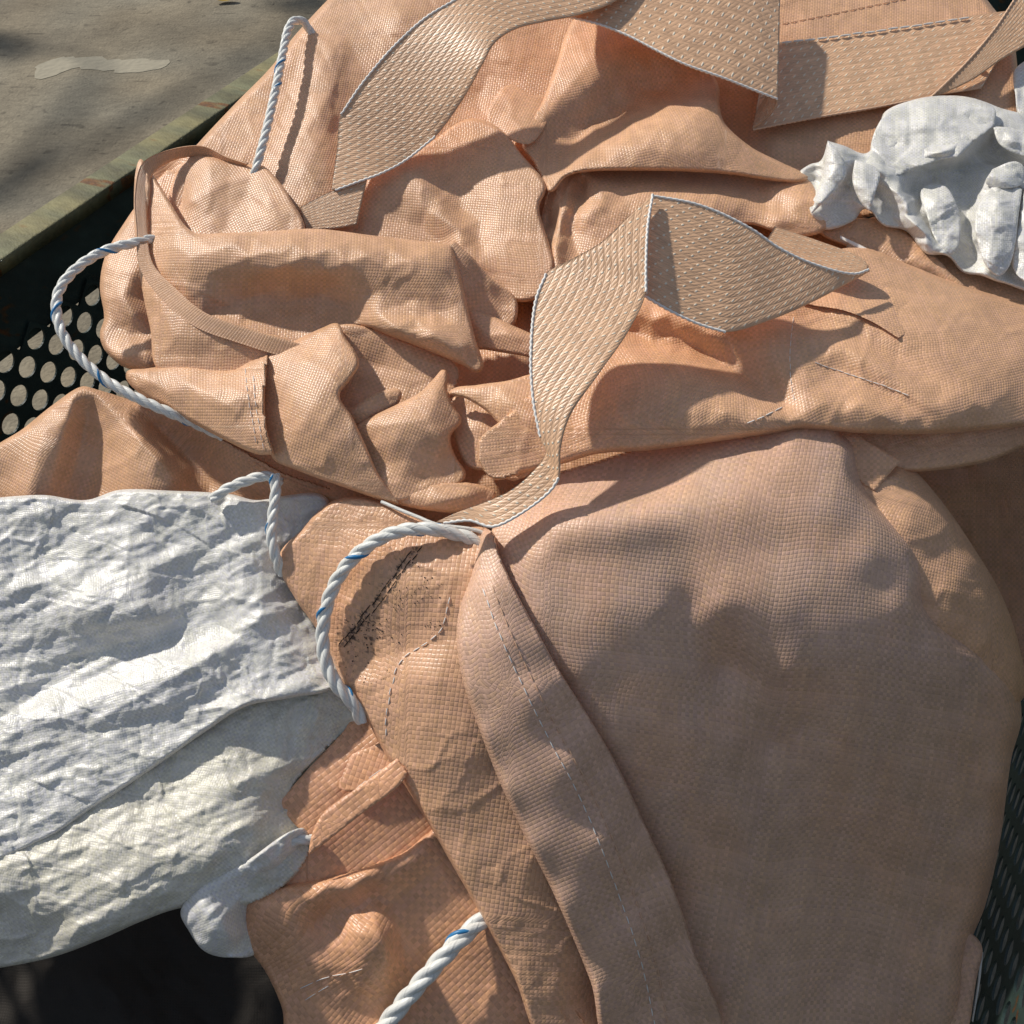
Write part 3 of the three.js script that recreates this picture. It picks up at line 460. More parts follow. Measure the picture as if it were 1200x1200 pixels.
fold(upper, { grain: -25, roll: [9, 14], crumple: [[40, 2], [18, 0.7]], o: [[172, 205, -24, OFF], [190, 186, -18, OFF], [215, 178, -12], [250, 183, -4], [290, 192, 4], [308, 194, 8], [325, 210, 14], [342, 235, 18], [357, 272, 16], [330, 290, 8, OFF], [260, 290, 0, OFF], [215, 290, -10, OFF], [185, 250, -25, OFF]], c: [[[252, 188, 6], [240, 205, 6], [224, 235, 0]], [[196, 205, -34], [212, 240, -30]], [[302, 202, 12], [301, 225, 12], [325, 258, 14]], [[284, 232, 2], [268, 266, -4]]] });
const rollAt = fold(upper, { grain: 2, roll: [11, 17], crumple: [[80, 2], [30, 0.7]],
  o: [[178, 205, 0], [186, 215, 4], [200, 238, 14], [215, 262, 26], [230, 273, 34], [262, 273, 42], [310, 271, 46], [370, 268, 46], [430, 275, 44], [490, 282, 42], [530, 286, 42, 1, 1], [538, 315, 40], [548, 360, 36], [558, 400, 30], [567, 430, 26], [560, 437, 24], [540, 427, 24], [500, 410, 24], [455, 393, 20], [430, 384, 18], [400, 385, 8, OFF], [345, 405, 0, OFF], [290, 390, 6, OFF], [240, 375, 10, OFF], [205, 348, 10, OFF], [175, 315, 4, OFF], [172, 260, -4, OFF], [170, 220, -4, OFF]],
  c: [[[222, 285, 44], [280, 287, 58], [350, 287, 64], [420, 292, 64], [490, 298, 60], [526, 300, 54]], [[300, 312, 54], [400, 318, 54]], [[245, 372, 0], [300, 350, 2], [345, 347, 2], [390, 352, 6], [415, 366, 10]], [[450, 335, 46], [500, 340, 48], [536, 345, 44]], [[440, 378, 38], [490, 393, 50], [545, 406, 44]], [[455, 372, 35], [490, 366, 34], [530, 375, 35]], [[205, 260, 28], [196, 300, 24], [225, 345, 22]]] });
// the sleeve below the pouch, in two overlapping lengths
fold(upper, { grain: 18, roll: [7, 8], crumple: [[50, 1.2], [22, 0.4]],                          // the hollow behind
  o: [[380, 384, -4, OFF], [396, 380, 14], [415, 380, 18], [445, 388, 14, OFF], [500, 410, 8, OFF], [536, 430, 6, OFF], [530, 460, 0, OFF], [500, 490, -6, OFF], [430, 510, -10, OFF], [390, 470, -6, OFF]],
  c: [[[405, 384, 20], [420, 400, 10], [440, 430, -4], [455, 450, -6]], [[440, 395, 14], [480, 412, 8], [515, 430, 6]]] });
fold(upper, { grain: 30, roll: [7, 9], crumple: [[40, 1]], o: [[390, 470, 4, OFF], [408, 478, 10], [430, 466, 13], [455, 456, 12], [470, 458, 8], [466, 474, 6], [440, 488, 6], [418, 500, 2, OFF]], c: [[[410, 486, 14], [440, 475, 16], [462, 464, 12]]] });
fold(upper, { grain: 24, roll: [8, 12], crumple: [[50, 1]], o: [[420, 565, -14, OFF], [470, 572, -4, OFF], [520, 566, 0, OFF], [552, 566, 0], [581, 577, -6], [574, 590, -10], [545, 601, -12], [500, 598, -10], [465, 591, -10], [430, 580, -14, OFF]], c: [[[470, 582, 2], [510, 584, 8], [550, 584, 4]]] });
fold(upper, { grain: 22, roll: [8, 13], crumple: [[50, 1.2], [22, 0.4]],
  o: [[412, 505, 6, OFF], [422, 496, 14], [440, 486, 18], [467, 473, 22], [492, 460, 24], [508, 444, 22], [521, 432, 18], [525, 442, 16], [524, 456, 20], [531, 475, 20], [541, 493, 18], [528, 512, 14], [534, 535, 8], [546, 556, 2], [535, 570, -2], [500, 577, -2], [470, 588, -4], [430, 578, -4, OFF], [405, 540, 0, OFF]],
  c: [[[430, 496, 20], [460, 482, 30], [494, 474, 36], [512, 456, 32], [520, 440, 22]], [[495, 478, 38], [508, 505, 34], [530, 522, 18]], [[440, 525, 14], [470, 515, 28], [500, 500, 36]], [[432, 518, 8], [446, 552, -2]], [[450, 560, 6], [480, 540, 14], [505, 515, 24]], [[500, 560, 0], [525, 545, 4]]] });
fold(upper, { grain: 18, roll: [9, 18], crumple: [[50, 1.2], [22, 0.4]],
  o: [[312, 420, 14, OFF], [330, 408, 16], [350, 397, 18], [378, 384, 24], [396, 379, 30], [404, 394, 36], [421, 424, 40], [410, 446, 42], [398, 464, 42], [412, 487, 36], [430, 525, 26], [444, 556, 14], [470, 590, -2, OFF], [465, 592, -6], [400, 570, 0], [345, 550, 0], [318, 535, -2], [308, 480, 4, OFF]],
  c: [[[394, 386, 34], [400, 410, 42], [406, 428, 44], [394, 448, 46], [386, 470, 46], [402, 505, 38], [425, 545, 22]], [[350, 430, 38], [358, 480, 40], [380, 530, 24]]] });
const cuffAt = fold(upper, { grain: 0, roll: [13, 24], crumple: [[50, 1.6], [22, 0.6]], o: [[147, 438, -22], [170, 432, -14], [215, 428, -6], [270, 433, 2], [290, 424, 10], [314, 415, 22, 0.0, 1], [312, 440, 32, OFF], [310, 470, 36, OFF], [313, 505, 30, OFF], [322, 533, 16, 1, 1], [300, 532, 8], [262, 515, 2], [230, 498, -8], [195, 478, -20], [165, 462, -26]], c: [[[180, 448, -2], [230, 456, 16], [280, 462, 32], [302, 472, 38]], [[296, 440, 28], [303, 510, 24]]] });
stitches(cuffAt, [[287, 432], [290, 460], [296, 495], [301, 525]], M.thread, upper, { dash: 7, gap: 3, r: 0.0004 });
stitches(cuffAt, [[297, 440], [299, 470], [305, 505], [309, 528]], M.thread, upper, { dash: 7, gap: 3, r: 0.0004 });
// hem round the pouch mouth
{
  const hem = (a, b) => part('hem', ribbon(a, b, { thick: 0.002, across: 8, mat: M.fabric }), M.fabric, upper);
  hem([[291, 192, 12], [266, 184, 8], [236, 171, 6], [200, 175, 8], [168, 190, 12], [158, 228, 14], [160, 268, 16], [164, 314, 13], [193, 354, 15], [231, 384, 20], [280, 402, 20], [345, 422, 14], [385, 432, 4]],
    [[284, 197, -6], [262, 192, -8], [236, 183, -10], [206, 187, -8], [181, 202, 0], [173, 230, 4], [173, 268, 8], [179, 308, 16], [207, 339, 24], [240, 366, 28], [284, 383, 27], [345, 401, 23], [388, 414, 10]]);
}
// lifting loops of webbing
const strap = (bag, a, b, edges, opt) => { const m = part('lifting_loop', ribbon(a, b, opt), M.strap, bag); for (const [pts, mat] of edges) edgeStitch(pts, mat, bag); return m; };
const A1 = [[780, -66, 104], [700, -62, 112], [630, -50, 120], [575, -22, 122], [530, 2, 114], [500, 20, 104], [464, 52, 86], [426, 96, 58], [400, 134, 36], [395, 175, 18], [391, 205, 8], [389, 222, 4]], B1 = [[760, -30, 100], [720, 2, 104], [680, 17, 108], [640, 25, 112], [604, 34, 114], [580, 50, 112], [566, 74, 104], [545, 112, 76], [510, 160, 38], [475, 188, 16], [447, 203, 12], [420, 213, 8], [393, 223, 4]];
strap(upper, A1, B1, [[A1.slice(3, 9), M.thread], [B1.slice(8), M.thread]], { cut: true });
strap(upper, [[352, 243, -4], [390, 224, 2], [430, 211, 6]], [[360, 270, -12], [395, 268, -10], [418, 264, -10]], []);
const B3 = [[650, 16, 84], [700, 28, 86], [732, 40, 86], [800, 74, 84], [850, 92, 76], [885, 106, 66], [911, 116, 56]];
strap(upper, [[640, -60, 90], [720, -60, 94], [800, -60, 92], [880, -55, 82], [914, -20, 68]], B3, [[B3, M.thread]]);
strap(upper, [[913, -15, 52], [912, 55, 44], [902, 105, 28], [888, 128, 14]], [[911, 114, 48], [909, 124, 40], [898, 138, 24], [882, 151, 9]], []);
const T4 = [[900, 51, 7], [960, 44, 7], [1050, 32, 7], [1145, 18, 7], [1205, 10, 5]], B4 = [[882, 152, 7], [950, 139, 7], [1032, 125, 8], [1092, 113, 8], [1150, 104, 8]];
strap(upper, T4, B4, [[B4.slice(0, 4), M.tanThread]]);
stitches((x, y) => 10, [[916, 50], [960, 45], [1050, 33], [1145, 19]], M.thread, upper, { dash: 11, gap: 3, r: 0.0013, lift: 1.2, jitter: 1.4 });
const A5 = [[1090, 115, 14], [1130, 76, 26], [1165, 35, 38], [1200, -18, 50]];
strap(upper, A5, [[1094, 115, 12], [1140, 93, 20], [1175, 69, 28], [1225, 42, 36]], [[A5, M.tanThread]]);
const A6 = [[765, 228, 152], [735, 256, 150], [705, 284, 144], [670, 304, 134], [640, 321, 124], [628, 352, 118], [622, 420, 110], [625, 470, 102], [633, 512, 94], [640, 530, 88], [625, 552, 76], [598, 575, 62], [562, 591, 48], [535, 601, 44], [510, 612, 38]];
const B6 = [[765, 228, 152], [759, 265, 152], [757, 310, 148], [757, 342, 142], [738, 385, 136], [700, 440, 126], [668, 487, 112], [657, 525, 100], [655, 560, 86], [645, 575, 76], [610, 602, 60], [577, 617, 50], [550, 610, 46], [520, 613, 38]];
strap(upper, A6, B6, [[A6.slice(4, 9), M.thread], [B6.slice(0, 4), M.thread], [B6.slice(8), M.thread]], { cut: true });
const A7 = [[763, 229, 144], [822, 241, 138], [880, 268, 124], [912, 290, 110], [955, 310, 96], [1000, 321, 82], [1018, 316, 74]], B7 = [[752, 345, 126], [785, 364, 118], [820, 380, 110], [850, 389, 105], [905, 374, 94], [960, 350, 84], [1018, 318, 72]];
strap(upper, A7, B7, [[A7, M.thread], [B7.slice(0, 4), M.thread]], { cut: true });
strap(upper, [[908, 266, 62], [960, 283, 64], [1008, 302, 66], [1018, 312, 68]], [[895, 287, 58], [940, 308, 62], [988, 323, 66], [1016, 318, 68]], []);

// ------------------------------------------------------------------ the lower bulk bag
const lower = thing('bulk_bag', 'peach woven bulk bag bulging at the lower right, stitched hem flap down its front', 'bulk bag');
fold(lower, { grain: 12, roll: [22, 40], o: [[985, 530, 20, OFF], [1030, 543, 20], [1060, 543, 15], [1100, 583, 0], [1140, 640, -25], [1175, 700, -55], [1196, 765, -85], [1198, 820, -110, OFF], [1150, 810, -95, OFF], [1060, 750, -45, OFF], [1000, 660, -10, OFF]], c: [[[1060, 600, 14], [1105, 680, -14], [1155, 755, -58]]] });
fold(lower, { grain: 0, p: 1.1, roll: [4, 5], o: [[985, 500, 26, OFF], [1020, 519, 30], [1056, 540, 26, 1, 1], [1040, 558, 22], [1026, 576, 18, 1, 1], [1008, 565, 16, OFF], [995, 535, 22, OFF]], c: [[[1000, 532, 24], [1052, 541, 30]]] }, M.fabric, 'flap');
const dust = (x, y) => {                                            // dust lies on the coating in patches; clean cloth shows more orange
  const n = 0.6 * soft(x / 70 + 3, y / 90, 71) + 0.3 * soft(x / 26, y / 30, 72) + 0.1 * hash(Math.round(x / 3), Math.round(y / 3), 73), k = Math.max(0, Math.min(1, (n - 0.36) * 5));
  return [1.01 - 0.03 * k, 0.985 + 0.02 * k, 0.95 + 0.07 * k];
};
const frontAt = fold(lower, { stain: dust, grain: 10, p: 1.5, blur: 4, facets: 0, roll: [22, 46], crumple: [], cell: 2.4,
  o: [[572, 650, 4, OFF], [585, 605, 8, OFF], [640, 560, 12, OFF], [700, 540, 18, OFF], [760, 520, 20, OFF], [815, 500, 26, OFF], [870, 490, 30, OFF], [905, 490, 34, OFF], [945, 490, 38, OFF], [988, 505, 42], [1003, 522, 42], [1010, 560, 38], [1032, 592, 28], [1070, 630, 10], [1087, 665, -6], [1090, 712, -18], [1130, 743, -46], [1186, 793, -86], [1197, 840, -116], [1185, 890, -148], [1172, 985, -210], [1155, 1060, -256], [1135, 1110, -285], [1105, 1225, -345], [830, 1235, -310, OFF], [745, 1080, -232, OFF], [685, 960, -150, OFF], [635, 850, -72, OFF], [592, 740, -8, OFF]],
  c: [[[930, 508, 54], [975, 570, 56], [1008, 640, 40], [1046, 700, 12], [1084, 765, -30]], [[660, 568, 22], [740, 562, 28], [800, 530, 32]], [[650, 612, 54], [690, 606, 64], [780, 590, 68], [880, 580, 70]], [[635, 655, 44], [720, 648, 54], [790, 645, 53], [850, 645, 56], [930, 645, 52]], [[635, 715, 22], [720, 714, 34], [770, 712, 32], [806, 710, 20], [850, 710, 34], [920, 712, 36], [970, 715, 28]], [[680, 785, -6], [760, 785, -6], [805, 785, -14], [848, 782, -38], [890, 782, -20], [930, 785, -8], [1000, 785, -14]], [[720, 870, -62], [800, 870, -60], [850, 872, -72], [902, 870, -102], [950, 868, -82], [1010, 866, -76], [1100, 860, -98]], [[790, 1000, -162], [870, 1002, -172], [945, 1004, -200], [1000, 1000, -192], [1100, 1000, -200]], [[850, 1150, -262], [930, 1152, -280], [972, 1152, -304], [1070, 1150, -296]]] }, M.patchy);
const SEAM = [[398, 760], [425, 724], [450, 692], [475, 657], [490, 640]];
const grime = (x, y) => {                                           // black dirt worked into the weave along the old seam
  let d = 1e9; for (let i = 0; i < 4; i++) { const [ax, ay] = SEAM[i], [bx, by] = SEAM[i + 1], t = Math.max(0, Math.min(1, ((x - ax) * (bx - ax) + (y - ay) * (by - ay)) / ((bx - ax) ** 2 + (by - ay) ** 2))); d = Math.min(d, Math.hypot(x - ax - t * (bx - ax), y - ay - t * (by - ay))); }
  const low = Math.exp(-(((x - 425) / 42) ** 2) - ((y - 750) / 26) ** 2), n = 0.55 * hash(Math.round(x / 2.2), Math.round(y / 2.2), 61) + 0.45 * soft(x / 9, y / 9, 62);
  const k = Math.max(0, Math.min(1, (n - 0.90 + 0.26 * Math.exp(-d / 5) + 0.13 * Math.exp(-d / 35) + 0.22 * low - (x < 392 ? 1 : 0)) * 5));
  return [1 - 0.86 * k, 1 - 0.86 * k, 1 - 0.85 * k];
};
const leftAt = fold(lower, { grain: 8, stain: grime, cell: 1.7, roll: [14, 26], crumple: [[60, 0.8], [28, 0.4]],
  o: [[326, 655, -50], [352, 622, -36], [388, 588, -22], [430, 583, -12], [475, 600, -6], [530, 618, 0, OFF], [575, 622, 12, OFF], [600, 680, 12, OFF], [640, 800, -25, OFF], [700, 950, -110, OFF], [760, 1100, -205, OFF], [800, 1235, -290, OFF], [650, 1235, -222], [600, 1140, -185], [560, 1066, -160], [525, 1005, -140], [490, 945, -120], [455, 890, -105], [425, 835, -92], [402, 800, -86], [374, 742, -76], [345, 700, -62]],
  c: [[[418, 650, -22], [410, 700, -46], [402, 760, -72]], [[450, 690, -20], [500, 680, -3], [540, 660, 4]], [[420, 772, -80], [470, 764, -54], [520, 747, -30]], [[430, 800, -74], [520, 790, -32]], [[500, 900, -82], [550, 890, -70], [620, 900, -80]], [[560, 1000, -128], [610, 1010, -130], [680, 1050, -160]], [[520, 950, -108], [580, 950, -104]], [[640, 1150, -200], [720, 1180, -250]]] }, M.stained);
const hemAt = fold(lower, { grain: -28, p: 1.5, blur: 3, facets: 0, roll: [19, 30], crumple: [],
  o: [[571, 620, 28, OFF], [585, 650, 32, OFF], [603, 690, 34, OFF], [630, 740, 24, OFF], [655, 785, 8, OFF], [690, 840, -26, OFF], [725, 900, -66, OFF], [755, 965, -108, OFF], [785, 1030, -150, OFF], [812, 1110, -204, OFF], [840, 1235, -282, OFF], [720, 1235, -240], [692, 1150, -182], [650, 1050, -120], [615, 980, -84], [585, 915, -52], [560, 850, -22], [543, 800, -4], [535, 750, 8], [538, 715, 8], [550, 680, 14], [560, 645, 20]],
  c: [[[575, 690, 38], [590, 740, 34], [622, 800, 16], [662, 880, -26], [702, 970, -78], [740, 1080, -152], [772, 1190, -232]]] }, M.dusty, 'hem_flap');
for (const k of [0, 1]) stitches(hemAt, [[566 + 10 * k, 690 - 4 * k], [582 + 12 * k, 735 - 4 * k], [606 + 13 * k, 790 - 4 * k], [640 + 14 * k, 860 - 5 * k], [682 + 15 * k, 940 - 5 * k], [722 + 16 * k, 1040 - 5 * k], [752 + 16 * k, 1130 - 4 * k], [768 + 16 * k, 1205]], k ? M.tanThread : M.thread, lower, { dash: 9, gap: 5, r: 0.0006, lift: 0.6 });
stitches(leftAt, [[528, 700], [515, 740], [470, 775], [458, 810], [452, 850], [451, 872]], M.thread, lower, { dash: 8, gap: 4, r: 0.0006, lift: 0.7, jitter: 2 });
for (const k of [0, 1]) stitches(leftAt, [[398 + k * 6, 756 + 2 * k], [425 + k * 5, 722 + k * 3], [450 + k * 5, 690 + 3 * k], [475 + k * 6, 655 + 3 * k], [488 + k * 8, 640]], M.darkThread, lower, { dash: 9, gap: 1, r: 0.0005, lift: 0.6, jitter: 2.5 });
{ // dirt caught along the dark seam
  const list = [], spread = [[[410, 752], 26], [[430, 735], 22], [[450, 740], 26], [[470, 700], 26], [[500, 690], 24], [[418, 655], 8], [[480, 660], 12], [[430, 790], 28], [[510, 735], 12]];
  for (const [[x, y], r] of spread) for (let k = 0; k < r * 2; k++) {
    const a = rnd() * 6.283, d = r * Math.pow(rnd(), 0.8), px = x + d * Math.cos(a), py = y + d * Math.sin(a) * 0.7, s = 0.00014 + 0.00045 * Math.pow(rnd(), 4), g = new THREE.IcosahedronGeometry(s, 0);
    if (px < 404 - (py - 750) * 0.1) continue;
    g.scale(1 + rnd(), 0.6, 1 + rnd()); const q = spot(px, py, leftAt(px, py) + 0.3); g.rotateY(a); g.translate(q.x, q.y, q.z); list.push(g);
  }
  part('dirt', merge(list), M.dirt, lower, { kind: 'stuff' });
}
fold(lower, { grain: 30, roll: [8, 10], o: [[1090, 1070, -300, OFF], [1136, 1092, -296], [1151, 1110, -300], [1146, 1140, -310], [1122, 1235, -345], [1080, 1235, -345, OFF], [1085, 1130, -320, OFF]], c: [[[1125, 1115, -306], [1110, 1180, -334]]] }, M.dusty);

// ------------------------------------------------------------------ the small bag below and the bag at the left
const small = thing('small_bag', 'small orange peach woven bag with cut edges hanging below the white sheet', 'bag');
fold(small, { grain: 52, p: 1.5, roll: [3, 4], crumple: [[60, 1.5], [25, 0.5]], o: [[430, 825, -125, OFF], [400, 860, -130], [362, 900, -132], [325, 942, -135, 1, 1], [345, 966, -138], [366, 988, -142], [350, 1010, -150], [331, 1030, -155], [328, 1050, -160, OFF], [420, 1040, -165, OFF], [545, 990, -175, OFF], [530, 900, -150, OFF], [470, 840, -130, OFF]], c: [[[400, 918, -132], [412, 884, -129], [450, 872, -127]], [[370, 1002, -150], [430, 970, -150], [490, 930, -148]]] }, M.orange);
fold(small, { grain: 20, roll: [3, 3], crumple: [[40, 0.6]], o: [[398, 924, -126, OFF], [403, 905, -124], [412, 884, -121, 1, 1], [432, 876, -120], [456, 870, -118, OFF], [466, 890, -118, OFF], [425, 924, -124, OFF]] }, M.orange, 'folded_corner');
fold(small, { grain: 52, p: 1.1, roll: [3, 6], crumple: [[40, 0.8]], o: [[361, 1003, -126, 1, 1], [366, 976, -120], [378, 954, -114], [420, 922, -106], [466, 888, -98, OFF, 1], [476, 910, -98], [420, 957, -112]] }, M.orange, 'folded_hem');
const smallAt = fold(small, { grain: 48, roll: [12, 22], crumple: [[60, 2.4], [25, 0.8]],
  o: [[285, 1075, -165], [287, 1057, -160], [300, 1045, -155], [330, 1038, -150], [400, 1025, -150], [470, 1000, -152], [530, 966, -155, OFF], [580, 1040, -185, OFF], [650, 1150, -215, OFF], [690, 1235, -250, OFF], [345, 1235, -230], [330, 1180, -215], [312, 1140, -200], [292, 1112, -185], [283, 1092, -172]],
  c: [[[298, 1056, -148], [360, 1048, -138], [430, 1028, -142], [500, 994, -148]], [[380, 1080, -178], [430, 1058, -174], [490, 1030, -172]], [[412, 1075, -158], [440, 1088, -154], [452, 1118, -162], [440, 1146, -184], [398, 1166, -202]], [[472, 1090, -190], [458, 1150, -200], [422, 1174, -210]], [[310, 1090, -162], [350, 1120, -176]], [[520, 1040, -176], [510, 1100, -196]]] }, M.orange);
stitches(smallAt, [[352, 1158], [380, 1146], [410, 1140], [436, 1132]], M.thread, small, { dash: 16, gap: 4, r: 0.0004 });
stitches(smallAt, [[358, 1172], [385, 1155], [400, 1148]], M.thread, small, { dash: 14, gap: 4, r: 0.0004 });
stitches((x, y) => -114, [[398, 940], [430, 914], [462, 891]], M.thread, small, { dash: 18, gap: 4, r: 0.0004, lift: 0.4 });
const left = thing('bulk_bag', 'peach bag with a peaked fold at the left edge above the white sack', 'bulk bag');
fold(left, { grain: 20, roll: [14, 30], crumple: [[80, 1.6], [30, 0.5]],
  o: [[-25, 545, -66], [30, 500, -58], [65, 472, -52], [95, 453, -42], [112, 456, -44], [145, 466, -60], [215, 490, -60, OFF], [280, 525, -60, OFF], [330, 552, -60, OFF], [410, 590, -62, OFF], [400, 650, -100, OFF], [-25, 660, -110, OFF]],
  c: [[[88, 460, -38], [72, 500, -42], [50, 550, -54], [30, 590, -66]], [[103, 475, -62], [99, 520, -84], [94, 580, -100]], [[113, 462, -42], [140, 480, -44], [172, 510, -42], [192, 535, -48], [208, 585, -66]], [[180, 498, -84], [215, 530, -96], [240, 580, -108]], [[280, 560, -78], [320, 585, -84]], [[0, 560, -80], [-10, 610, -95]]] }, M.fabric);

// ------------------------------------------------------------------ white sheets
const liner = thing('white_sack', 'large white woven plastic sack spread crumpled over the lower left of the heap', 'sack');
const crush = [[46, 5.5, 3], [22, 3.0, 3], [50, 3], [11, 1.2, 2.5], [20, 1.1], [6, 0.4]];
fold(liner, { grain: 10, film: 3.5, roll: [12, 22], crumple: crush,
  o: [[-230, 1060, -112, OFF], [-25, 985, -112, OFF], [60, 950, -112, OFF], [150, 890, -108, OFF], [240, 840, -104, OFF], [300, 815, -100, OFF], [400, 795, -108, OFF], [428, 832, -124, OFF], [380, 880, -132, OFF], [338, 938, -140, OFF], [364, 984, -145, OFF], [342, 1030, -150, OFF], [290, 1060, -146], [250, 1064, -136], [212, 1064, -130], [165, 1080, -132], [120, 1100, -142], [60, 1122, -160], [-25, 1138, -178], [-120, 1150, -180], [-240, 1160, -190, OFF]],
  c: [[[85, 1098, -118], [160, 1045, -102], [240, 1000, -98], [300, 970, -104]], [[0, 1000, -106], [100, 975, -106], [200, 930, -104], [270, 890, -102]], [[-10, 1036, -106], [60, 1045, -108], [100, 1068, -116]], [[0, 1080, -140], [60, 1088, -142]], [[300, 850, -106], [350, 860, -104]], [[330, 900, -112]]] }, M.cream, 'fold_of_film');
fold(liner, { grain: -20, film: 2, lay: -40, facets: 0.5, size: 18, roll: [9, 12], crumple: [[26, 8, 2], [13, 3, 2], [34, 8]], o: [[212, 1066, -128], [240, 1036, -114], [290, 1008, -110], [352, 970, -116], [364, 990, -150], [337, 1030, -160, OFF], [310, 1050, -172, OFF], [300, 1075, -182, OFF], [302, 1115, -195, OFF], [268, 1122, -164], [240, 1115, -156], [222, 1092, -142]], c: [[[240, 1060, -112], [262, 1090, -130]], [[300, 1020, -116], [335, 995, -118]], [[276, 1050, -140], [278, 1090, -152]]] }, M.white, 'fold_of_film');
fold(liner, { grain: -12, film: 3.5, roll: [11, 20], crumple: crush,
  o: [[-230, 600, -60, OFF], [-25, 585, -50], [50, 580, -45], [100, 586, -45], [140, 574, -42], [200, 575, -40], [270, 579, -42], [300, 586, -42], [340, 580, -44], [372, 578, -46], [386, 590, -52], [365, 625, -66], [340, 660, -82], [352, 705, -96], [380, 745, -104], [402, 785, -108], [394, 806, -98], [340, 818, -86], [288, 828, -72], [240, 858, -88], [180, 900, -96], [120, 940, -100], [60, 980, -102], [-25, 1018, -104], [-230, 1090, -104, OFF]],
  c: [[[-10, 848, -84], [90, 830, -76], [160, 800, -69], [220, 775, -64], [300, 752, -69], [340, 765, -82]], [[0, 815, -92], [100, 795, -92], [180, 755, -84], [260, 735, -80]], [[20, 640, -54], [60, 655, -66], [110, 660, -60], [150, 662, -46], [200, 712, -66]], [[100, 705, -44], [170, 720, -48]], [[20, 720, -70], [80, 748, -78], [180, 745, -74]], [[240, 640, -58], [228, 682, -76], [262, 705, -68]], [[290, 690, -58], [340, 730, -80]], [[70, 900, -92], [200, 840, -83], [300, 790, -81]], [[300, 640, -54], [330, 620, -56]], [[0, 680, -52]]] }, M.white, 'fold_of_film');
const scrunch = thing('white_sack', 'scrunched white plastic sack beside the sewn strap at the right edge', 'sack');
const tight = [[24, 5, 2], [12, 2.4, 2], [40, 6], [18, 2.4]];
fold(scrunch, { film: 2, lay: 25, crumple: tight, roll: [8, 12], facets: 0.5, size: 20,
  o: [[935, 206, 22], [948, 193, 26], [962, 188, 30], [970, 165, 38, 1, 1], [990, 171, 36], [1012, 180, 34], [1022, 174, 30], [1031, 150, 26], [1037, 131, 24], [1070, 117, 24], [1103, 112, 24], [1136, 114, 22], [1166, 124, 22], [1230, 155, 14, OFF], [1230, 338, 6], [1172, 331, 8], [1150, 323, 10], [1128, 319, 12], [1110, 300, 20], [1085, 297, 20], [1062, 271, 20], [1035, 264, 20], [1022, 249, 26, 1, 1], [1012, 245, 24], [1000, 259, 16], [965, 269, 12], [950, 251, 16]],
  c: [[[1030, 168, 28], [1060, 142, 38], [1110, 127, 40], [1160, 142, 36], [1200, 160, 30]], [[1050, 190, 26], [1080, 160, 30], [1115, 148, 30]], [[1160, 148, 42], [1140, 167, 46], [1123, 184, 46], [1098, 188, 42], [1068, 199, 34]], [[1170, 156, 10], [1151, 177, 2], [1131, 194, -4], [1100, 199, -4], [1076, 208, 0]], [[1178, 150, 28], [1192, 176, 36], [1215, 186, 34]], [[1166, 188, -2], [1190, 198, 0], [1222, 202, 0]],
    [[1088, 224, 20], [1106, 250, 20], [1118, 285, 12]], [[1110, 215, 8], [1122, 240, 6]], [[1135, 222, 6], [1137, 270, 2], [1143, 312, 2]], [[1158, 215, 30], [1180, 213, 34], [1200, 215, 30]], [[1148, 240, 24], [1147, 275, 26], [1160, 312, 16]], [[1172, 230, 36], [1170, 300, 26]], [[1191, 225, 8], [1187, 265, 8], [1181, 318, 6]], [[1205, 240, 30], [1205, 310, 18]],
    [[971, 170, 46], [985, 190, 48], [988, 206, 42], [966, 232, 40], [952, 248, 28]], [[972, 206, 22], [955, 226, 14]], [[998, 212, 20], [980, 240, 16]], [[1003, 190, 38], [1035, 205, 40], [1056, 225, 42], [1076, 262, 40], [1106, 296, 32]], [[1030, 228, 16], [1048, 252, 18], [1080, 288, 16]], [[1000, 218, 38], [1019, 246, 32]], [[1012, 205, 18], [1011, 236, 16]], [[1064, 226, 12], [1084, 258, 8], [1108, 288, 6]]] }, M.white, 'fold_of_film');
fold(upper, { grain: 35, roll: [6, 8], crumple: [[30, 1.5]], o: [[955, 262, 0, OFF], [1000, 255, 2, OFF], [1040, 262, 4, OFF], [1085, 290, 8, OFF], [1112, 318, 8], [1134, 346, 4], [1110, 337, -4], [1060, 318, -8], [1000, 292, -8]], c: [[[1060, 290, 12], [1120, 332, 10]]] });
const rag = (o, c, mat = M.white) => fold(scrunch, { film: 2, lay: 25, facets: 0.7, size: 16, crumple: [[24, 4.5, 2], [12, 1.6, 2], [30, 3]], roll: [3.5, 4], o, c }, mat, 'fold_of_film');
rag([[1020, 180, 34, OFF], [1037, 134, 32], [1070, 119, 34], [1103, 114, 36], [1136, 116, 36], [1165, 126, 36], [1166, 146, 46, 1, 1], [1140, 167, 52], [1123, 184, 52, 1, 1], [1098, 188, 48], [1068, 199, 42], [1040, 206, 38, OFF]], [[[1060, 155, 42], [1115, 140, 50]], [[1085, 172, 42], [1125, 158, 52]]]);
rag([[1163, 148, 40, 1, 1], [1185, 150, 42], [1235, 166, 40, OFF], [1235, 190, 40, OFF], [1196, 182, 40], [1172, 170, 36]], [[[1185, 162, 46], [1210, 172, 44]]]);
rag([[1160, 221, 38, 1, 1], [1180, 217, 40], [1198, 221, 38, 1, 1], [1194, 250, 40], [1187, 300, 30], [1173, 323, 22], [1158, 315, 26], [1147, 290, 34], [1143, 250, 36]], [[[1170, 235, 48], [1168, 300, 38]]]);
rag([[1200, 224, 36, 1, 1], [1235, 218, 36, OFF], [1235, 332, 24, OFF], [1190, 320, 22], [1192, 272, 32]], [[[1212, 240, 44], [1210, 305, 34]]]);
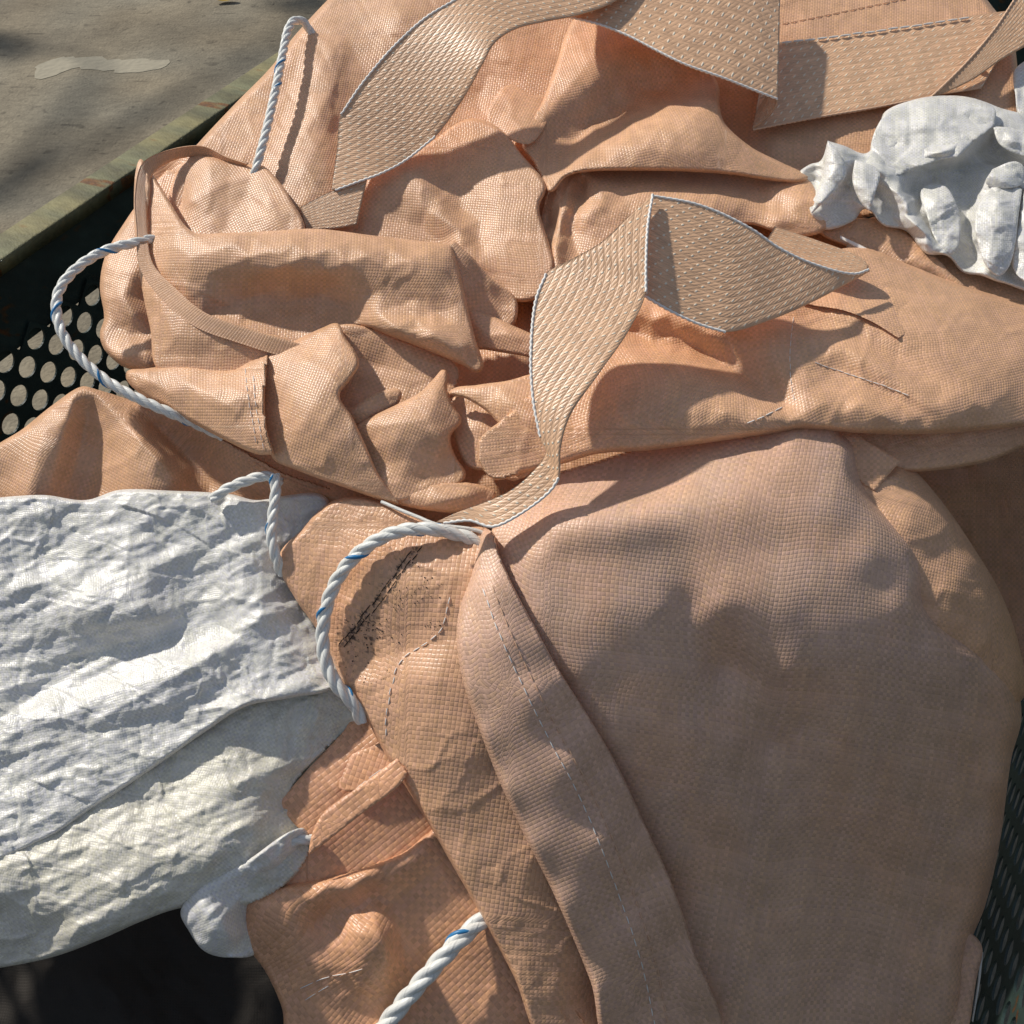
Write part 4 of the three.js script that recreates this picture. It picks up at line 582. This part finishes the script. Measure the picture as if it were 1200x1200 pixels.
rag([[1156, 216, 40], [1163, 198, 44, 1, 1], [1190, 189, 44], [1202, 200, 44], [1194, 218, 40]], [[[1166, 208, 48], [1190, 202, 50]]]);
rag([[1080, 222, 26, OFF], [1105, 217, 30], [1119, 235, 32], [1126, 265, 28], [1118, 297, 20], [1100, 287, 22], [1087, 255, 24]], [[[1100, 235, 36], [1112, 280, 28]]]);
rag([[970, 164, 52, 1, 1], [985, 182, 54], [991, 206, 50], [968, 234, 46], [950, 252, 34, 1, 1], [957, 228, 42], [965, 200, 46]], [[[974, 180, 58], [976, 208, 56], [958, 238, 46]]]);
rag([[1002, 187, 46, 1, 1], [1030, 200, 50], [1026, 225, 50], [1019, 248, 42, 1, 1], [1008, 236, 40], [999, 212, 44]], [[[1012, 198, 54], [1016, 235, 48]]]);
{ const t = thing('flat_cord', 'thin flat white cord lying beside the pointed strap fold', 'cord'); part('tape', ribbon([[985, 276, 8], [1010, 288, 12], [1050, 309, 14], [1112, 338, 14]], [[985, 280, 6], [1008, 292, 10], [1048, 313, 12], [1110, 342, 12]], { thick: 0.0012, across: 4, mat: M.rope }), M.thread, t); }
{ const t = thing('plastic_film', 'scrap of crumpled clear grey plastic at the right edge above the scrunched sack', 'plastic'); fold(t, { blur: 1, crumple: [[20, 5], [9, 2]], roll: [4, 5], o: [[1188, 85, 6], [1200, 72, 10], [1225, 60, 12, OFF], [1225, 165, 4, OFF], [1195, 140, 4], [1190, 112, 6]] }, M.white, 'film'); }
{ const t = thing('plastic_strip', 'thin white plastic strip hanging in the dark beside the bag at the lower right edge', 'plastic'); part('strip', ribbon([[1149, 1115, -310], [1146, 1150, -320], [1139, 1196, -340]], [[1152, 1116, -311], [1148, 1152, -322], [1140, 1198, -342]], { thick: 0.001, across: 3 }), M.thread, t); }

// ------------------------------------------------------------------ dark things deep in the bin
{
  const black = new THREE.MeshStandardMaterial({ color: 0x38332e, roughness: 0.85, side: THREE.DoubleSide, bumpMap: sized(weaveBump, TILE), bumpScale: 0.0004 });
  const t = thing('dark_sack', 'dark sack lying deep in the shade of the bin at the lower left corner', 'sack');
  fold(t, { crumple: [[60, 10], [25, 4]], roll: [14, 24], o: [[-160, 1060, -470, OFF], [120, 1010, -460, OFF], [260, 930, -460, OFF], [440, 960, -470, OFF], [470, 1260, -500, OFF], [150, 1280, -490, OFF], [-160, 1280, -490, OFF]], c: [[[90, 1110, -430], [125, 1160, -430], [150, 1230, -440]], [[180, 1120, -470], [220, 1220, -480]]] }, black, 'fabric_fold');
  const b = thing('bulk_bag', 'peach bag deep in the shade behind the lower bag at the right edge', 'bulk bag');
  fold(b, { crumple: [[60, 6], [25, 3]], roll: [16, 40], o: [[1000, 500, -200, OFF], [1300, 470, -240, OFF], [1300, 640, -290, OFF], [1240, 740, -320, OFF], [1200, 790, -330], [1160, 760, -330, OFF], [1110, 690, -320, OFF], [1030, 620, -240, OFF]], c: [[[1100, 570, -210], [1140, 620, -250]]] });
}
// ------------------------------------------------------------------ ropes
const TIES = 'white tie ropes with a blue tracer yarn';
rope([[372, 52, -20], [356, 26, 6], [346, 24, 14], [338, 34, 20], [332, 60, 22], [324, 100, 22], [314, 145, 18], [305, 180, 14], [298, 205, 4]], 'white rope bent over the upper left edge of the large upper bag', 0.0047, TIES, 0.14, 0.35);
rope([[200, 276, -10], [160, 284, 14], [128, 292, 22], [98, 308, 26], [74, 332, 26], [66, 356, 26], [72, 388, 22], [90, 415, 14], [122, 444, 4], [160, 466, -4], [200, 484, -16], [228, 496, -32], [262, 512, -44]], 'long white rope curving in front of the perforated panel', 0.0050, TIES, 0.085, 0.5);
rope([[248, 586, -32], [266, 573, -26], [290, 563, -24], [312, 558, -24], [330, 566, -34]], 'short white rope end arching above the white sheet', 0.0050, TIES, 0.3, 0.6);
rope([[322, 556, -16], [323, 575, -22], [319, 610, -30], [318, 630, -34], [324, 655, -46], [330, 672, -66]], 'short white rope hanging down over the corner of the white sheet', 0.0050, TIES, 0.05, 0.2);
rope([[590, 652, -6], [562, 635, 3], [535, 626, 8], [505, 620, 16], [470, 622, 14], [440, 634, 6], [412, 656, -8], [392, 685, -26], [381, 718, -44], [378, 750, -58], [383, 780, -68], [395, 803, -76], [412, 822, -86], [425, 845, -104]], 'thick white rope arching over the dirty seam of the lower bag', 0.0062, TIES, 0.062, 0.15);
rope([[610, 1040, -190], [590, 1057, -184], [560, 1082, -178], [530, 1110, -170], [500, 1143, -176], [470, 1178, -190], [440, 1215, -212]], 'thick white rope end coming out under the lower bag at the bottom edge', 0.0078, TIES, 0.075, 0.3);
rope([[372, 984, -138], [352, 984, -134], [330, 990, -134], [310, 998, -136], [285, 1010, -142], [262, 1022, -150]], 'short white rope tied into the small fold of the white sheet', 0.0046, TIES, 0.1, 0.75);
{ const t = thing('cord', 'thin frayed white cord under the end of the centre strap', 'cord'); part('strand', sweep(curve3([[447, 588, -6], [470, 598, 0], [490, 606, 4], [510, 614, 8], [560, 622, 10], [580, 632, 6]]).getPoints(60), 0.0016, 6), M.rope, t); }
// ------------------------------------------------------------------ small things
{
  const t = thing('pebble', 'small dark pebble stuck on the sewn strap', 'pebble'), q = spot(1148, 79, 13);
  const g = new THREE.IcosahedronGeometry(0.0042, 2), p = g.attributes.position;
  for (let i = 0; i < p.count; i++) { const k = 0.8 + 0.5 * soft(p.getX(i) * 400 + 5, p.getY(i) * 400 + p.getZ(i) * 300, 3); p.setXYZ(i, p.getX(i) * k * 0.75, p.getY(i) * k, p.getZ(i) * k * 1.3); }
  g.computeVertexNormals(); g.translate(q.x, q.y, q.z); part('stone', g, new THREE.MeshStandardMaterial({ color: 0x34302a, roughness: 0.8 }), t);
}
renderer.render(scene, camera);
